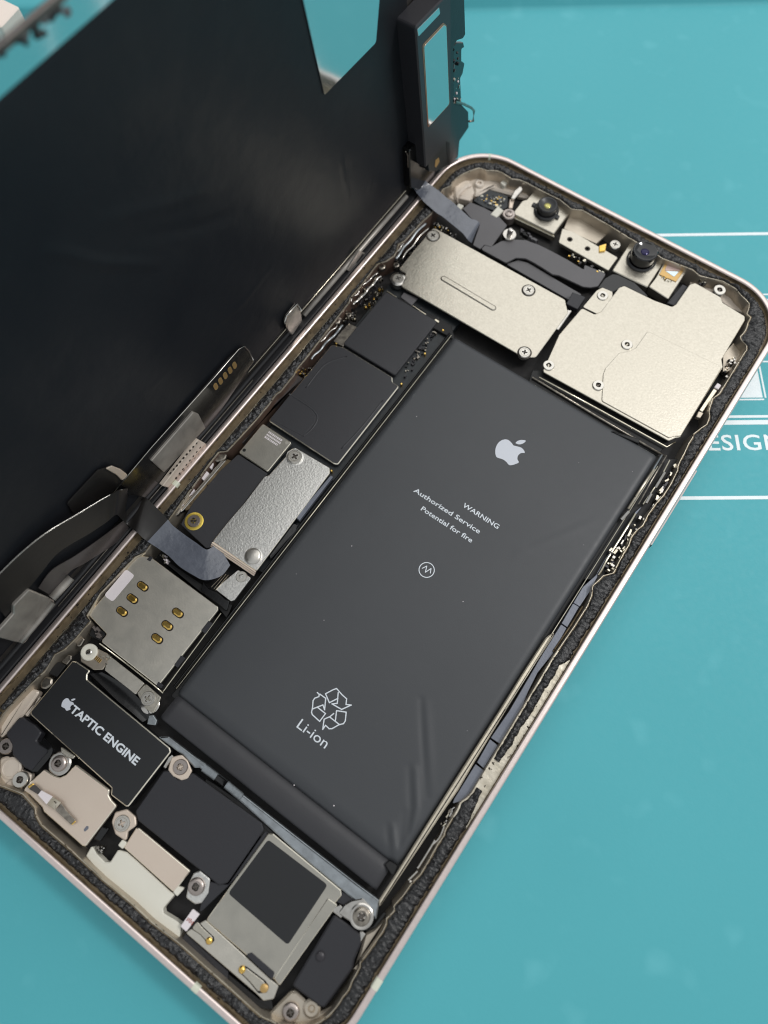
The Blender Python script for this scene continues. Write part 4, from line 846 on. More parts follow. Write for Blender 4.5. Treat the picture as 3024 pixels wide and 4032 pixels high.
# divider bar and its screw tab
plate('divider_bar', [(24.86,21.93),(26.28,22.94),(31.26,23.04),(33.61,23.22),(40.59,23.11),(50.63,23.23),(61.79,23.35),(65.51,23.51),(66.52,21.26),(64.00,21.52),(61.37,21.47),(52.19,21.60),(41.67,22.17),(33.08,22.27),(32.46,21.83),(29.82,22.17)], -1.55, 1.4, 'steel_bar', phone, r=0.15, bev=0.2, label='grey metal divider bar below the battery')
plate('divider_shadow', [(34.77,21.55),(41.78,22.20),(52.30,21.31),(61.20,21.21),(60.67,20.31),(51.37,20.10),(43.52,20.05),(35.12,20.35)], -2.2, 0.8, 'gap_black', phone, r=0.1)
tube('divider_clamp', [(p[0], p[1], -1.45) for p in [(33.64,22.67),(36.04,22.77)]], 0.62, 'steel_bar', phone, n=12, flat=0.5)
tube('divider_clamp', [(p[0], p[1], -1.45) for p in [(37.95,22.82),(40.91,22.78)]], 0.62, 'steel_bar', phone, n=12, flat=0.5)
tube('divider_sleeve', [(p[0], p[1], -1.55) for p in [(35.93,22.69),(38.03,22.73)]], 0.5, 'black_gloss', phone, n=12, flat=0.5)
plate('divider_tab', [(21.79,23.56),(22.28,24.01),(23.29,23.73),(23.61,23.07),(22.41,22.44)], -1.45, 0.8, 'steel_bar', phone, r=0.15)
tabp = plate('screw_tab', [(29.43,19.29),(28.69,21.00),(29.67,22.13),(31.00,22.00),(32.49,21.25),(32.64,20.09),(32.06,19.36),(30.61,19.07)], -1.45, 0.5, 'shield_pink', phone, r=0.5, bev=0.12)
screw(tabp, [(30.74,20.71)][0], -1.2, 1.15, 'plain', 'screw_grey')
endt = plate('screw_tab', [(62.19,21.18),(63.37,22.41),(65.49,22.11),(66.24,20.85),(65.83,19.40),(64.06,19.03),(61.58,18.80),(61.73,20.20)], -1.4, 0.5, 'chrome', phone, r=0.4, bev=0.15)
sp = [(64.56,20.49)][0]
lathe('screw_seat', [(1.7, -1.6), (1.7, -1.25), (1.5, -1.15), (1.25, -1.2)], sp, 'chrome', endt, n=32); screw(endt, sp, -1.1, 1.25, 'dome', 'chrome_dark')
plate('fold_step', [(60.70,19.18),(61.25,19.84),(62.52,19.71),(62.35,18.55),(60.88,18.54)], -1.5, 0.4, 'chrome', endt, r=0.1, bev=0.1)
plate('rubber_edge', [(65.97,19.40),(66.62,20.34),(66.77,22.55),(67.26,22.78),(67.24,22.06),(66.99,20.37),(66.28,19.34)], -1.7, 0.6, 'gap_black', phone, r=0.3)

# ---------------------------------------------------------------- lower left microphone plate
mic = plate('microphone_plate', [(13.56,6.24),(13.92,8.43),(15.76,8.60),(16.71,8.94),(17.20,9.76),(17.37,11.67),(24.08,12.00),(24.36,11.39),(25.21,11.10),(26.40,10.98),(26.38,4.20),(25.93,4.03),(18.07,4.09),(17.41,4.40),(14.59,4.55),(13.38,4.38)], -1.7, 0.6, 'shield_pink', phone, r=0.35, bev=0.12, top='edge_highlight', label='pinkish beige plate with a narrow spring contact')
spring = plate('spring_contact', [(15.97,6.24),(17.93,6.62),(17.96,5.29),(15.95,5.50)], -0.95, 0.15, 'label_white', phone, r=0.1, bev=0.04, label='narrow spring contact on the pinkish plate')
plate('spring_leaf', [(14.18,6.04),(14.75,6.19),(15.84,6.15),(15.89,5.49),(14.22,5.26)], -1.15, 0.12, 'flex_brown', spring, r=0.1, bev=0.04)
plate('spring_leaf', [(17.93,6.59),(19.55,6.74),(19.48,5.47),(17.96,5.32)], -0.97, 0.12, 'ledge_alu', spring, r=0.1, bev=0.04)
plate('spring_leaf', [(19.57,6.62),(20.96,6.32),(22.93,6.12),(22.82,5.34),(21.08,5.38),(19.52,5.40)], -1.15, 0.12, 'chrome_dark', spring, r=0.15, bev=0.04)
plate('spring_tip', [(22.93,6.12),(23.12,6.00),(23.02,5.46),(22.81,5.36)], -1.1, 0.12, 'gold', spring, r=0.05, bev=0.03)
plate('spring_foot', [(13.79,5.38),(14.11,6.19),(14.44,6.10),(14.21,5.28)], -1.1, 0.3, 'gold', phone, r=0.1)
plate('plate_slot', [(24.63,5.82),(24.64,6.40),(24.95,6.55),(25.15,6.26),(25.03,5.73),(24.81,5.63)], -1.685, 0.03, 'antenna_blue', mic, r=0.2, bev=0.005)
cup = [(15.32,10.43)][0]
lathe('screw_cup', [(1.75, -2.2), (1.75, -1.65), (1.55, -1.5), (1.3, -1.5)], cup, 'chrome', phone, n=32); screw(phone, cup, -1.3, 1.2, 'dome', 'screw_grey')
plate('cup_flange', [(13.76,12.33),(16.59,12.60),(16.61,12.18),(15.78,11.71),(14.46,11.74)], -1.4, 0.5, 'shield_warm', phone, r=0.2, bev=0.1)
screw(phone, [(11.94,5.19)][0], -1.75, 1.2, 'plain', 'screw_steel'); screw(phone, [(6.72,7.37)][0], -1.75, 1.2, 'plain', 'screw_grey')
plate('corner_casting', [(6.90,5.37),(7.57,6.28),(11.11,6.18),(12.43,6.69),(13.27,5.58),(12.49,3.75),(10.56,2.80),(10.20,2.12)], -2.4, 1.2, 'cream_plastic', phone, r=0.6, bev=0.3)
plate('corner_casting', [(2.81,9.54),(2.30,13.26),(3.43,15.67),(4.98,16.30),(5.43,12.29),(5.23,10.35),(5.18,8.53),(4.92,7.47)], -2.3, 1.4, 'cream_plastic', phone, r=0.6, bev=0.3)
lathe('corner_boss', [(1.6, -3.0), (1.6, -2.2), (1.3, -2.1), (1.2, -2.2)], [(9.48,5.47)][0], 'cream_plastic', phone, n=28)
plate('barometer_module', [(5.45,11.64),(5.96,12.06),(6.68,12.00),(8.18,12.23),(9.77,12.08),(9.92,11.80),(10.07,10.71),(10.74,10.69),(12.87,11.05),(12.67,7.15),(11.38,6.88),(8.52,7.11),(7.36,8.14),(5.60,8.64),(5.45,8.98)], -1.6, 1.6, 'black_plastic', phone, r=0.3, bev=0.2, label='matt black plastic module in the lower left corner')
ribbon('black_cable', [(IDENT(*a, z), IDENT(*b, z)) for (a, b), z in zip(([(10.75,10.75),(11.02,11.81)], [(12.75,10.97),(12.90,11.61)], [(12.72,9.54),(13.53,10.44)], [(12.63,7.12),(13.39,7.66)]), (-1.6, -1.3, -1.5, -1.8))], 0.2, 'black_gloss', phone)
plate('coax_screw_nut', [(4.41,17.32),(4.36,18.58),(5.50,18.96),(6.15,18.12),(5.77,17.13),(5.09,16.80)], -1.6, 0.9, 'chrome_dark', phone, r=0.5, bev=0.25)
plate('black_block', [(4.08,19.43),(4.27,21.32),(5.69,21.59),(5.75,19.44),(4.41,19.08)], -2.0, 1.0, 'gap_black', phone, r=0.2)
plate('spring_tab', [(4.72,21.62),(4.87,23.05),(5.35,23.25),(5.77,22.80),(5.76,21.77)], -1.9, 0.4, 'chrome_dark', phone, r=0.1)

# ---------------------------------------------------------------- charging port and loudspeaker
plate('port_plate', [(30.80,10.39),(31.10,10.60),(41.06,10.67),(40.92,7.37),(40.68,7.21),(31.10,7.38)], -1.8, 0.5, 'shield_pink', phone, r=0.2, bev=0.1, top='edge_highlight', label='beige metal plate over the charging port')
plate('port_body', [(27.20,3.19),(26.95,4.76),(28.28,4.33),(30.05,4.23),(30.69,4.68),(30.51,6.54),(31.81,7.09),(34.03,7.09),(40.42,6.88),(41.16,7.05),(40.94,4.62),(41.42,4.24),(43.32,4.54),(44.41,4.61),(45.51,2.83),(44.17,2.57),(41.14,2.74),(30.88,2.63)], -2.15, 1.6, 'white_plastic', phone, r=0.3, bev=0.15, label='off white plastic body of the charging port')
plate('port_stub', [(40.74,7.17),(40.79,8.11),(41.81,8.53),(41.62,7.07)], -1.85, 0.6, 'white_plastic', phone, r=0.2, bev=0.1)
plate('port_stub', [(30.16,7.08),(30.16,8.09),(31.05,8.09),(31.06,7.10)], -1.85, 0.6, 'white_plastic', phone, r=0.2, bev=0.1)
s1 = plate('screw_tab', [(27.33,8.95),(26.86,10.26),(27.92,11.53),(29.77,11.51),(30.63,10.69),(30.15,9.34),(30.88,8.25),(28.89,8.04)], -1.6, 0.6, 'shield_pink', phone, r=0.5, bev=0.15)
screw(s1, [(28.79,9.76)][0], -1.35, 1.2, 'ring', 'screw_steel')
s2 = plate('screw_tab', [(41.69,10.92),(42.16,11.56),(44.08,11.60),(45.02,10.04),(45.04,8.50),(44.42,7.88),(42.81,7.75),(41.89,9.49)], -1.6, 0.6, 'shield_cool', phone, r=0.4, bev=0.15)
screw(s2, [(43.12,9.79)][0], -1.3, 1.2, 'dome', 'screw_grey')
bits('contact_bits', [(27.68,4.93),(28.78,6.21),(29.66,5.59),(28.70,4.66)], 10, (-2.2, -1.8), [(0.4, 0.4), (0.3, 0.3)], ['chrome', 'chrome_dark'], phone, 71)
plate('black_flex_fold', [(26.68,5.62),(26.50,7.64),(27.54,8.01),(27.63,5.92)], -1.8, 0.8, 'black_gloss', phone, r=0.2, bev=0.15)
plate('speaker_box', [(28.91,18.73),(29.87,19.55),(31.53,18.99),(32.60,21.05),(45.55,21.69),(46.36,21.15),(46.42,12.65),(45.64,11.69),(30.40,11.35),(29.21,12.05)], -1.65, 1.6, 'black_plastic', phone, r=0.5, bev=0.18, label='matt black plastic speaker box')
plate('speaker_box', [(46.56,21.12),(60.55,21.33),(62.62,21.76),(62.08,20.06),(59.29,19.39),(48.33,21.27),(46.70,11.99),(45.56,6.97),(43.97,11.10),(46.62,12.46)], -2.0, 1.4, 'black_plastic', phone, r=0.3, bev=0.1)
ls = plate('loudspeaker', [(47.17,21.18),(47.81,21.56),(60.24,21.40),(60.75,20.90),(60.58,19.73),(59.24,7.14),(58.90,7.26),(46.97,7.24)], -1.6, 0.6, 'shield_grey', phone, r=0.35, bev=0.13, top='edge_highlight', label='metal loudspeaker plate with a black square label')
plate('speaker_label', [(47.69,20.54),(58.32,20.84),(58.29,11.58),(47.38,11.71)], -1.565, 0.05, 'black_label', ls, r=0.5, bev=0.03)
plate('speaker_rail', [(59.32,19.51),(60.96,19.63),(60.35,7.06),(59.21,7.27)], -1.5, 0.5, 'shield_grey', ls, r=0.25, bev=0.1, top='edge_highlight')
plate('black_pad', [(54.21,7.26),(54.72,7.96),(58.80,7.94),(59.11,7.04)], -1.48, 0.4, 'black_plastic', ls, r=0.2, bev=0.06)
sb = plate('spring_bar', [(45.56,4.34),(46.87,7.20),(59.11,6.89),(60.24,6.96),(60.65,5.32),(59.65,4.35),(58.40,4.43)], -1.7, 0.6, 'shield_sim', phone, r=0.3, bev=0.1, label='silver bar carrying two gold tipped spring contacts')
def finger(P_, tip, z):
    plate('finger_slot', [(p[0], p[1]) for p in P_], z + 0.012, 0.02, 'gap_black', sb, r=0.3, bev=0.004)
    cx = sum(p[0] for p in P_) / len(P_); cy = sum(p[1] for p in P_) / len(P_)
    plate('spring_finger', [(cx + (p[0] - cx) * 0.86, cy + (p[1] - cy) * 0.78) for p in P_], z + 0.16, 0.12, 'shield_warm', sb, r=0.3, bev=0.06)
    lathe('gold_tip', [(0.5, z), (0.48, z + 0.25), (0.3, z + 0.42), (0.05, z + 0.46)], tip, 'gold', sb, n=16)
finger([(45.69,5.17),(45.74,6.62),(47.21,6.38),(49.23,6.32),(49.58,5.99),(49.46,5.38),(49.08,5.17),(47.47,5.40)], [(48.98,5.61)][0], -1.7)
finger([(54.53,5.33),(54.63,5.97),(55.27,6.20),(58.36,6.39),(59.19,6.20),(59.44,5.38),(58.55,4.64),(56.67,4.96),(54.95,5.07)], [(54.94,5.57)][0], -1.7)
plate('marked_tab', [(44.55,4.69),(44.56,7.34),(45.79,7.39),(45.64,4.66)], -1.2, 0.4, 'label_white', phone, r=0.15, bev=0.08)
V, Fc = [], []
c = [(45.26,5.98)][0]
for i in range(5): box_geo(V, Fc, c[0] - 0.5 + i * 0.22, c[0] - 0.38 + i * 0.22, c[1] - 0.25 + (i % 2) * 0.1, c[1] + 0.22 + (i % 3) * 0.06, -1.2, -1.19)
mesh('tab_marking', V, Fc, 'red_ink', phone, kind='stuff')
lathe('rivet', [(0.6, -1.7), (0.55, -1.45), (0.3, -1.35), (0.05, -1.33)], [(58.80,5.62)][0], 'gold_flat', sb, n=16)
plate('lower_gap', [(45.62,2.69),(45.61,4.20),(53.46,4.05),(54.40,2.91)], -2.3, 1.0, 'black_plastic', phone, r=0.1)
plate('lower_gap', [(53.69,3.78),(59.04,3.92),(60.25,5.12),(61.37,4.04),(59.89,3.20),(54.39,2.93)], -2.3, 1.0, 'gap_black', phone, r=0.1)
bx = plate('vent_module', [(61.30,18.35),(64.12,18.52),(66.20,18.48),(66.53,17.70),(66.92,15.48),(67.33,14.53),(66.94,8.65),(66.48,8.32),(61.74,8.07)], -1.6, 1.8, 'black_plastic', phone, r=0.4, bev=0.25, label='black plastic module in the lower right corner with a small vent pin')
lathe('vent_pin', [(0.62, -1.7), (0.6, -1.35), (0.4, -1.2), (0.05, -1.18)], [(62.78,13.19)][0], 'smd_dark', bx, n=18)
plate('corner_casting', [(61.25,3.85),(61.98,7.03),(62.56,7.66),(64.25,7.54),(66.83,7.63),(68.00,9.57),(68.57,11.63),(69.12,9.82),(68.10,6.80),(62.24,2.60),(61.13,2.66)], -2.5, 1.2, 'inner_alu', phone, r=0.6, bev=0.3)
plate('corner_casting', [(66.25,18.79),(66.88,19.94),(67.31,21.76),(67.72,21.94),(67.96,21.41),(67.87,18.56),(67.70,16.59),(67.94,15.17),(67.70,13.87),(66.94,16.74)], -2.3, 1.4, 'inner_alu', phone, r=0.5, bev=0.3)
screw(phone, [(63.52,5.34)][0], -2.1, 1.2, 'dome', 'screw_grey')
lathe('corner_boss', [(1.2, -3.0), (1.2, -2.3), (0.9, -2.1), (0.5, -2.15), (0.3, -2.4)], [(65.60,7.32)][0], 'inner_alu', phone, n=26)
plate('side_spring', [(65.51,18.76),(65.72,19.02),(66.39,18.92),(66.41,17.79),(66.23,17.77)], -1.6, 0.4, 'chrome', phone, r=0.1)
plate('side_spring', [(66.18,16.93),(66.50,17.39),(66.76,16.31),(66.39,16.28)], -1.7, 0.4, 'chrome', phone, r=0.1)

# ================================================================ the display, folded up along the left edge
AD = math.radians(1.5); X0 = -1.5
def TD(y, t, d):
    return (X0 + d * math.cos(AD) - t * math.sin(AD), y, PH + t * math.cos(AD) + d * math.sin(AD))
display = empty('display', (-2.6, 73.35, PH - 1.0)); BASE['display'] = Vector((-2.6, 73.35, PH - 1.0))
setp(display, 'black phone display standing upright along the left edge, its inner film side showing', 'display')
DB, DT = -0.9, 68.65
plate('glass', [(0.6, DB), (143.4, DB), (143.4, DT - 1.0), (0.6, DT - 1.0)], -0.55, 1.1, 'glass_black', display, r=9.0, bev=0.2, T=TD, label='black glass front')
plate('display_frame', [(1.2, DB + 0.5), (142.8, DB + 0.5), (142.8, DT - 0.5), (1.2, DT - 0.5)], -0.10, 0.6, 'display_frame', display, r=8.5, bev=0.15, T=TD)
# black film with large soft creases
FY = (2.4, 128.0); FT = (2.15, 65.3); nx, ny = 240, 128; vs_, fs = [], []
CR = [([(61.12,50.05),(65.53,43.41),(71.68,36.89)], 0.252, 0.64), ([(68.21,47.82),(77.25,42.38),(85.07,38.44)], 0.126, 0.96), ([(108.80,26.58),(109.17,21.02),(109.82,14.13)], 0.176, 0.20), ([(116.64,13.80),(115.25,11.08)], 0.151, 0.24),
      ([(74.71,18.70),(82.49,17.16),(89.60,17.95)], 0.101, 0.40), ([(60.87,20.24),(65.38,19.45)], 0.076, 0.24), ([(70.70,42.71),(79.20,36.38),(87.74,31.73)], -0.126, 0.80)]
for j in range(ny + 1):
    t = FT[0] + (FT[1] - FT[0]) * j / ny
    for i in range(nx + 1):
        y = FY[0] + (FY[1] - FY[0]) * i / nx
        d = 0.06 + 0.05 * nz(y, t, 1.0, 0.05) + 0.02 * nz(y, t, 3.0, 0.3)
        for pl, am, sg in CR:
            if abs(y - pl[0][0]) < 40:
                q, tt = segd(y, t, pl); d += am * math.exp(-(q / sg) ** 2) * math.sin(math.pi * min(1, max(0, 0.12 + tt * 0.76)))
        if i in (0, nx) or j in (0, ny): d = -0.08
        vs_.append(TD(y, t, d))
w = nx + 1
for j in range(ny):
    for i in range(nx): fs.append((j * w + i, j * w + i + 1, (j + 1) * w + i + 1, (j + 1) * w + i))
mesh('backing_film', vs_, fs, 'film_display', display, smooth=True, label='large matt black backing film')
plate('mirror_strip', [(2.6, 65.1), (136, 65.1), (136, 67.8), (2.6, 67.8)], 0.02, 0.1, 'mirror_plate', display, r=0.3, bev=0.02, T=TD, label='narrow polished metal strip along the free edge')
plate('mirror_patch', [(107.1, 36.35), (119.6, 36.2), (120.9, 41.4), (121.6, 60.0), (104.6, 60.0)], 0.24, 0.15, 'mirror_plate', display, r=0.5, bev=0.02, T=TD, label='polished metal patch reflecting the mat')
plate('edge_lip', [(8, 67.75), (135, 67.75), (135, 68.6), (8, 68.6)], 0.25, 0.5, 'lip_dark', display, r=0.2, bev=0.12, T=TD)
bl = [(68.88,68.38),(69.66,68.41),(69.97,67.87),(70.73,68.01),(71.78,68.31),(72.61,68.20),(73.42,68.06),(74.50,67.84),(75.52,67.33)]
rg = random.Random(5)
for (y, t) in bl:
    lathe('glue_lump', [(0.5, 0.0), (0.42, 0.12), (0.2, 0.2), (0.03, 0.21)], (y + rg.uniform(-.3, .3), t - 0.3 + rg.uniform(-.2, .2)), 'flex_grey', display, n=10, T=TD)
V, Fc = [], []
for i in range(60):
    y = rg.uniform(60, 100); t = 67.7 + rg.gauss(0, 0.2); a = rg.uniform(0.2, 0.7); box_geo(V, Fc, y - a, y + a, t - 0.25, t + 0.25, 0.0, 0.35, rot=rg.uniform(0, 3), taper=0.1, T=TD)
mesh('glue_crumbs', V, Fc, 'adhesive', display, kind='stuff')
# metal edge above the phone
plate('hinge_dark_strip', [(8.0, -3.2), (138.0, -3.2), (138.0, -0.15), (8.0, -0.15)], 1.30, 1.9, 'rubber_black', display, r=0.3, bev=0.2, T=TD)  # black strip added to darken the gap between display and rim
tube('hinge_rail', [(126.5, 0.75, 0.15), (112.0, 0.75, 0.15), (93.5, 0.75, 0.15)], 0.62, 'bracket_silver', display, n=12, flat=0.7, T=TD)
tube('film_edge', [(126.5, 2.05, 0.12), (100.0, 2.05, 0.12), (78.0, 2.1, 0.12)], 0.09, 'edge_bright', display, n=6, T=TD)
tube('film_edge', [(126.5, 1.55, 0.2), (100.0, 1.55, 0.2), (78.0, 1.6, 0.2)], 0.09, 'slot_dark', display, n=6, T=TD)
tube('hinge_rail', [(92.0, 0.6, 0.1), (60.0, 0.6, 0.1), (4.0, 0.6, 0.1)], 0.5, 'rubber_black', display, n=12, flat=0.7, T=TD)
tube('film_edge', [(78.0, -0.1, 0.5), (62.0, -0.1, 0.5), (28.0, -0.1, 0.5)], 0.12, 'chrome_dark', display, n=6, T=TD)
tb = plate('slotted_tab', [(110.01,2.16),(112.01,-0.68),(108.04,-2.42),(105.92,0.79)], 1.0, 0.3, 'bracket_silver', display, r=0.3, bev=0.06, T=TD)
s2_ = [(110.72,-0.02),(109.07,-0.29)]
plate('tab_slot', capsule(s2_[0], s2_[1], 0.42), 1.02, 0.02, 'gap_black', tb, r=0, bev=0.003, T=TD)
hk = plate('hook_tab', [(92.01,6.08),(92.68,4.00),(92.41,0.80),(89.32,0.03),(88.60,2.33),(88.63,5.29),(89.31,5.90)], 0.8, 0.4, 'bracket_silver', display, r=0.3, bev=0.1, T=TD)
tube('hook_edge', [(p[0], p[1], 0.85) for p in [(92.65,3.67),(92.07,6.12),(89.12,6.15),(88.39,5.21),(88.49,2.17)]], 0.20, 'chrome', hk, n=8, T=TD)
# digitizer board with gold pads
pc = plate('digitizer_board', [(78.72,9.86),(79.31,7.50),(79.54,4.08),(68.49,1.41),(65.23,1.51),(54.48,1.62),(49.92,1.76),(47.10,10.04),(56.00,10.37),(75.45,10.69)], 0.7, 0.3, 'black_gloss', display, r=0.4, bev=0.05, T=TD, label='dark glossy board with five gold pads')
tube('board_edge', [(p[0], p[1], 0.72) for p in [(79.53,4.60),(79.35,7.69),(78.85,9.71),(77.67,10.32),(71.32,10.23),(56.07,10.55),(47.18,10.22)]], 0.09, 'chrome', pc, n=6, T=TD)
for p in [(70.82,8.10),(72.05,8.08),(73.29,8.10),(74.52,8.06),(75.71,8.02)]:
    plate('gold_pad', capsule((p[0], p[1] - 0.45), (p[0], p[1] + 0.45), 0.42), 0.74, 0.05, 'gold_flat', pc, r=0, bev=0.02, T=TD)
sp_ = plate('stiffener', [(64.98,8.70),(65.57,6.99),(65.34,2.37),(54.99,3.12),(54.58,8.53)], 1.1, 0.4, 'bracket_silver', display, r=0.15, bev=0.15, T=TD, label='grey stiffener plate')
cn = plate('perforated_connector', [(62.87,2.69),(64.23,-2.72),(54.11,-1.86),(53.12,1.55)], 1.6, 0.8, 'cream_plastic', display, r=0.2, bev=0.15, T=TD, label='cream connector with two rows of tiny holes')
for a, b, n_ in (([(62.26,2.28)][0], [(55.57,2.36)][0], 9), ([(62.36,0.40)][0], [(55.78,-0.03)][0], 8)):
    for i in range(n_):
        f = i / (n_ - 1); lathe('pin_hole', [(0.22, 1.5), (0.22, 1.612), (0.15, 1.615)], (a[0] + (b[0] - a[0]) * f, a[1] + (b[1] - a[1]) * f), 'slot_dark', cn, n=8, T=TD)
for P_ in ([(62.11,-1.06),(59.68,-1.43)], [(57.97,-1.16),(55.65,-1.36)]):
    plate('connector_window', capsule(P_[0], P_[1], 0.38), 1.66, 0.1, 'label_white', cn, r=0, bev=0.03, T=TD)
# lower left: cover, lip, cables
cv = plate('cable_cover', [(25.61,10.98),(28.60,10.68),(28.73,4.62),(28.62,2.81),(20.86,1.39),(20.67,3.97),(20.56,8.03),(17.77,11.48),(16.48,9.89),(19.90,9.59),(24.51,9.51)], 1.2, 0.5, 'bracket_silver', display, r=0.4, bev=0.15, T=TD, label='grey metal cable cover low on the display')
tube('cover_lip', [(p[0], p[1], 1.3) for p in [(33.00,4.25),(31.19,4.32),(28.93,4.46)]], 0.75, 'bracket_silver', display, n=12, T=TD, flat=0.7)
tube('cover_lip', [(p[0], p[1], 1.3) for p in [(28.42,3.43),(25.31,3.21),(21.01,3.09)]], 0.6, 'bracket_silver', display, n=12, T=TD, flat=0.7)
TDI = lambda v: (v[0], v[1], v[2] - PH)
def DR(P_, d): return tuple(TD(P_[0][0], P_[0][1], d)), tuple(TD(P_[1][0], P_[1][1], d))
ribbon('display_cable', [DR([(25.84,18.24),(23.54,9.70)], 0.6), DR([(31.76,18.11),(30.82,10.70)], 0.9), DR([(36.57,17.29),(35.25,11.52)], 1.3), DR([(41.30,15.26),(40.10,9.36)], 1.8), DR([(45.57,13.50),(42.88,8.69)], 2.3),
                         DR([(48.00,12.32),(44.66,8.73)], 2.8)] +
       [(IDENT(*a, z), IDENT(*b, z)) for (a, b), z in zip(([(-3.66,50.03),(-1.11,44.73)], [(-1.56,50.08),(1.42,44.64)], [(1.23,49.77),(2.96,44.46)], [(3.91,49.37),(3.65,44.48)]), (1.2, 1.0, 0.5, 0.0))],
       0.14, 'flex_black', display, label='wide black ribbon cable arching from the display into the phone')
ribbon('display_cable', [(IDENT(*a, z), IDENT(*b, z)) for (a, b), z in zip(([(3.73,49.40),(3.51,44.45)], [(5.02,49.04),(4.39,44.54)], [(7.62,48.97),(7.57,44.65)], [(10.07,49.01),(10.24,44.32)], [(11.87,49.02),(12.90,44.47)], [(12.39,49.37),(15.26,44.96)], [(12.57,50.06),(16.90,47.03)], [(12.85,51.01),(16.88,49.33)]), (0.02, -0.5, -0.9, -1.0, -1.05, -1.1, -1.3, -1.6))],
       0.14, 'flex_clear_sheen', display, label='end of the ribbon cable, reflected light coloured in grey, running under the sparkling plate')  # grey stands in for light reflecting off the black cable
tube('cable_edge', [TDI(a) for a in smooth_path([DR([(25.89,18.33),(39.87,32.47)], 0.66)[0], DR([(31.79,18.22),(39.87,32.89)], 0.95)[0], DR([(36.59,17.40),(39.88,33.40)], 1.35)[0], DR([(41.32,15.37),(39.88,34.04)], 1.85)[0], DR([(45.59,13.61),(39.89,34.68)], 2.35)[0], DR([(48.01,12.44),(39.90,35.32)], 2.85)[0]])], 0.09, 'chrome', display, n=6)
ribbon('side_cable', [DR([(44.74,2.53),(44.49,-1.30)], 0.8), DR([(40.58,4.54),(40.81,0.19)], 0.9), DR([(36.15,6.84),(36.09,3.17)], 0.9), DR([(32.50,9.05),(33.34,4.91)], 0.8), DR([(29.28,8.38),(29.09,3.67)], 0.7)], 0.12, 'flex_brown', display, label='narrow brown grey ribbon cable')
plate('clear_film', [(41.60,17.08),(45.36,16.98),(47.89,16.87),(49.55,15.24),(50.57,12.33),(50.50,10.08),(46.96,9.73),(43.93,12.63),(40.92,14.11)], 0.5, 0.1, 'flex_black', display, r=0.4, bev=0.03, T=TD)
plate('film_curl', [(48.75,16.30),(49.72,15.42),(50.26,13.15),(50.44,10.55),(49.21,10.73),(49.21,13.12)], 0.9, 0.2, 'shield_pink', display, r=0.4, bev=0.1, T=TD)
# clear flex at the top corner
ribbon('sensor_cable', [(IDENT(*a, z), IDENT(*b, z)) for (a, b), z in zip(([(-1.36,128.59),(-0.24,131.18)], [(-0.60,128.44),(0.78,131.32)], [(1.84,127.67),(2.20,131.54)], [(3.39,127.53),(3.54,131.60)], [(5.27,127.45),(5.04,131.58)], [(6.87,127.52),(6.17,131.67)], [(11.35,126.68),(11.13,130.41)], [(12.40,126.45),(12.12,130.69)], [(13.40,126.18),(13.01,130.89)], [(14.01,126.63),(12.95,131.01)]), (1.6, 0.9, 0.35, -0.1, -0.6, -0.9, -1.0, -1.15, -1.5, -2.4))],
       0.12, 'flex_clear_sheen', display, label='shiny grey ribbon cable crossing the upper corner of the phone')

# earpiece and sensor assembly
ear = plate('earpiece', [(125.0, 36.45), (134.5, 36.3), (137.0, 8.5), (128.2, 7.8), (127.6, 14.0)], 3.5, 3.5, 'black_plastic', display, r=0.6, bev=0.25, T=TD, label='black earpiece box with polished plates')
plate('polished_plate', [(125.41,35.87),(131.17,35.70),(131.57,34.55),(125.74,34.59)], 3.56, 0.1, 'mirror_plate', ear, r=0.2, bev=0.03, T=TD)
plate('polished_plate_rim', [(126.83,32.56),(132.56,32.52),(133.52,31.52),(135.65,16.04),(128.77,16.26)], 3.54, 0.1, 'copper', ear, r=0.5, bev=0.03, T=TD)
plate('polished_plate', [(127.20,32.17),(132.72,32.12),(133.39,31.44),(135.39,16.32),(128.91,16.48)], 3.60, 0.1, 'mirror_plate', ear, r=0.5, bev=0.03, T=TD)
bk_ = plate('sensor_bracket', [(132.72,38.28),(139.39,34.55),(139.74,31.56),(140.76,25.35),(140.05,25.06),(138.18,25.91),(137.12,25.53),(138.10,14.53),(141.24,11.53),(143.81,8.23),(144.43,4.33),(141.24,3.62),(141.11,-0.26),(137.58,0.60),(132.69,3.09),(130.53,4.87),(128.71,13.79),(136.45,15.20),(134.71,31.08)], 2.8, 0.9, 'gunmetal', display, r=0.3, bev=0.1, T=TD, label='dark gunmetal bracket beside the earpiece')
for P_ in ([(131.77,13.27),(132.40,12.32),(132.61,7.82),(131.76,8.60)], [(136.14,7.52),(137.41,6.17),(137.97,0.31),(137.10,1.32)]):
    plate('bracket_slot', P_, 2.83, 0.02, 'gap_black', bk_, r=0.1, bev=0.003, T=TD)
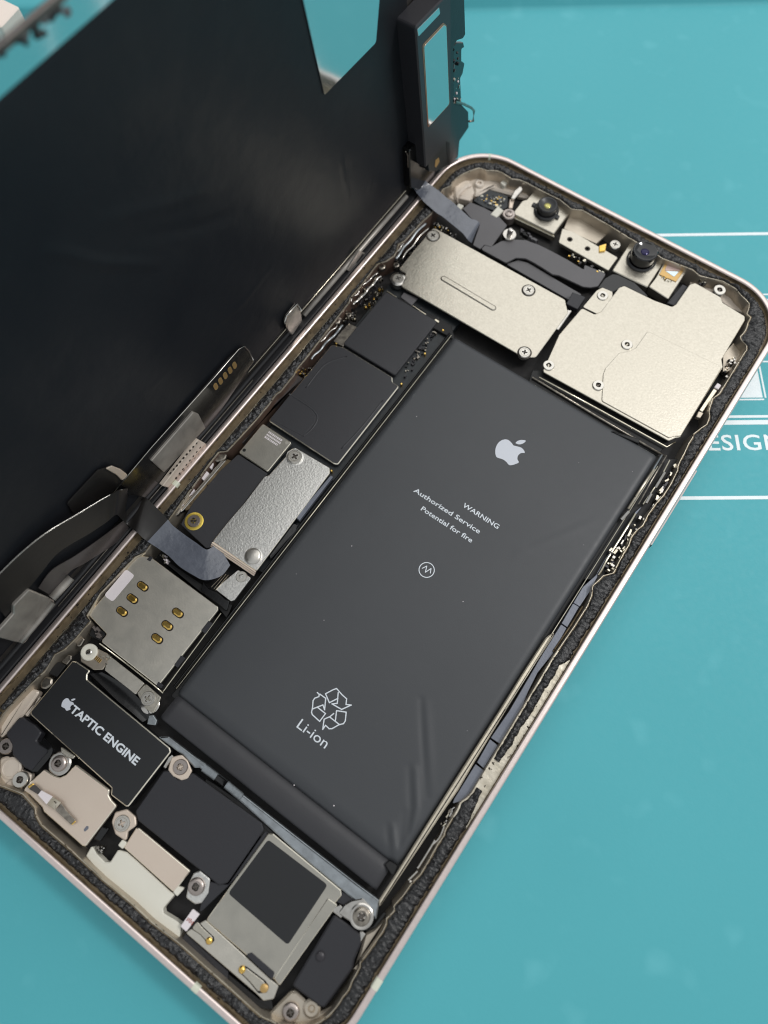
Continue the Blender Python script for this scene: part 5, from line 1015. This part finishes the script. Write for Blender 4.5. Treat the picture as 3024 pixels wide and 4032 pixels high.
plate('sensor_body', [(125.83,12.79),(129.91,12.55),(134.56,1.22),(134.23,-1.29),(130.74,-0.85),(126.10,3.76)], 1.6, 1.6, 'black_gloss', display, r=0.4, bev=0.2, T=TD)
plate('sensor_step', [(127.76,12.75),(131.30,11.88),(132.56,10.38),(128.76,10.62)], 2.6, 0.6, 'chrome_dark', display, r=0.2, bev=0.15, T=TD)
tube('side_wire', [(p[0], p[1], 1.2) for p in [(125.34,12.71),(125.81,11.53),(125.95,8.78)]], 0.16, 'chrome_dark', display, n=8, T=TD)
tube('wire_clip', [(p[0], p[1], 2.9) for p in [(138.58,14.10),(141.48,11.71),(144.58,8.65),(145.78,7.12),(145.75,4.80),(144.30,5.88)]], 0.24, 'chrome_dark', display, n=8, T=TD)
plate('gold_spot', [(132.48,4.51),(132.63,5.84),(133.76,5.56),(134.08,4.38),(132.93,3.84)], 2.86, 0.1, 'gold_flat', bk_, r=0.1, bev=0.02, T=TD)
plate('sensor_flex', [(138.43,24.37),(139.56,24.31),(141.78,22.91),(142.30,21.70),(141.30,22.12),(141.56,19.70),(142.68,18.51),(142.27,16.91),(141.52,16.45),(142.61,10.18),(139.43,13.22)], 1.9, 0.6, 'black_gloss', display, r=0.2, bev=0.1, T=TD)
q = [(138.90,18.35),(141.01,16.93),(142.00,11.53),(139.14,13.56)]
bits('sensor_parts', q, 16, (1.6, 2.3), [(0.5, 0.7), (0.4, 0.4)], ['chrome', 'smd', 'label_white', 'smd_dark'], display, 81, T=TD)
q = [(138.16,24.45),(140.58,22.69),(140.90,17.95),(138.65,18.99)]
bits('sensor_parts', q, 12, (1.6, 2.3), [(0.6, 0.8), (0.5, 0.5)], ['smd_dark', 'gunmetal', 'flex_brown'], display, 82, T=TD)

# ================================================================ pale box standing behind the display
mat('card_paper', (240, 226, 214), 0.6, var=(0.05, 0.4, (226, 210, 200)))
box_ = plate('box', [(-82.11,111.16),(-85.43,110.98),(-91.00,110.70),(-88.16,105.31),(-81.17,105.06)], 15.0, 15.0 + PH - 0.02, 'card_paper', None, r=0.6, bev=0.3)
setp(box_, 'pale pinkish box on the mat behind the top left edge of the display', 'box')
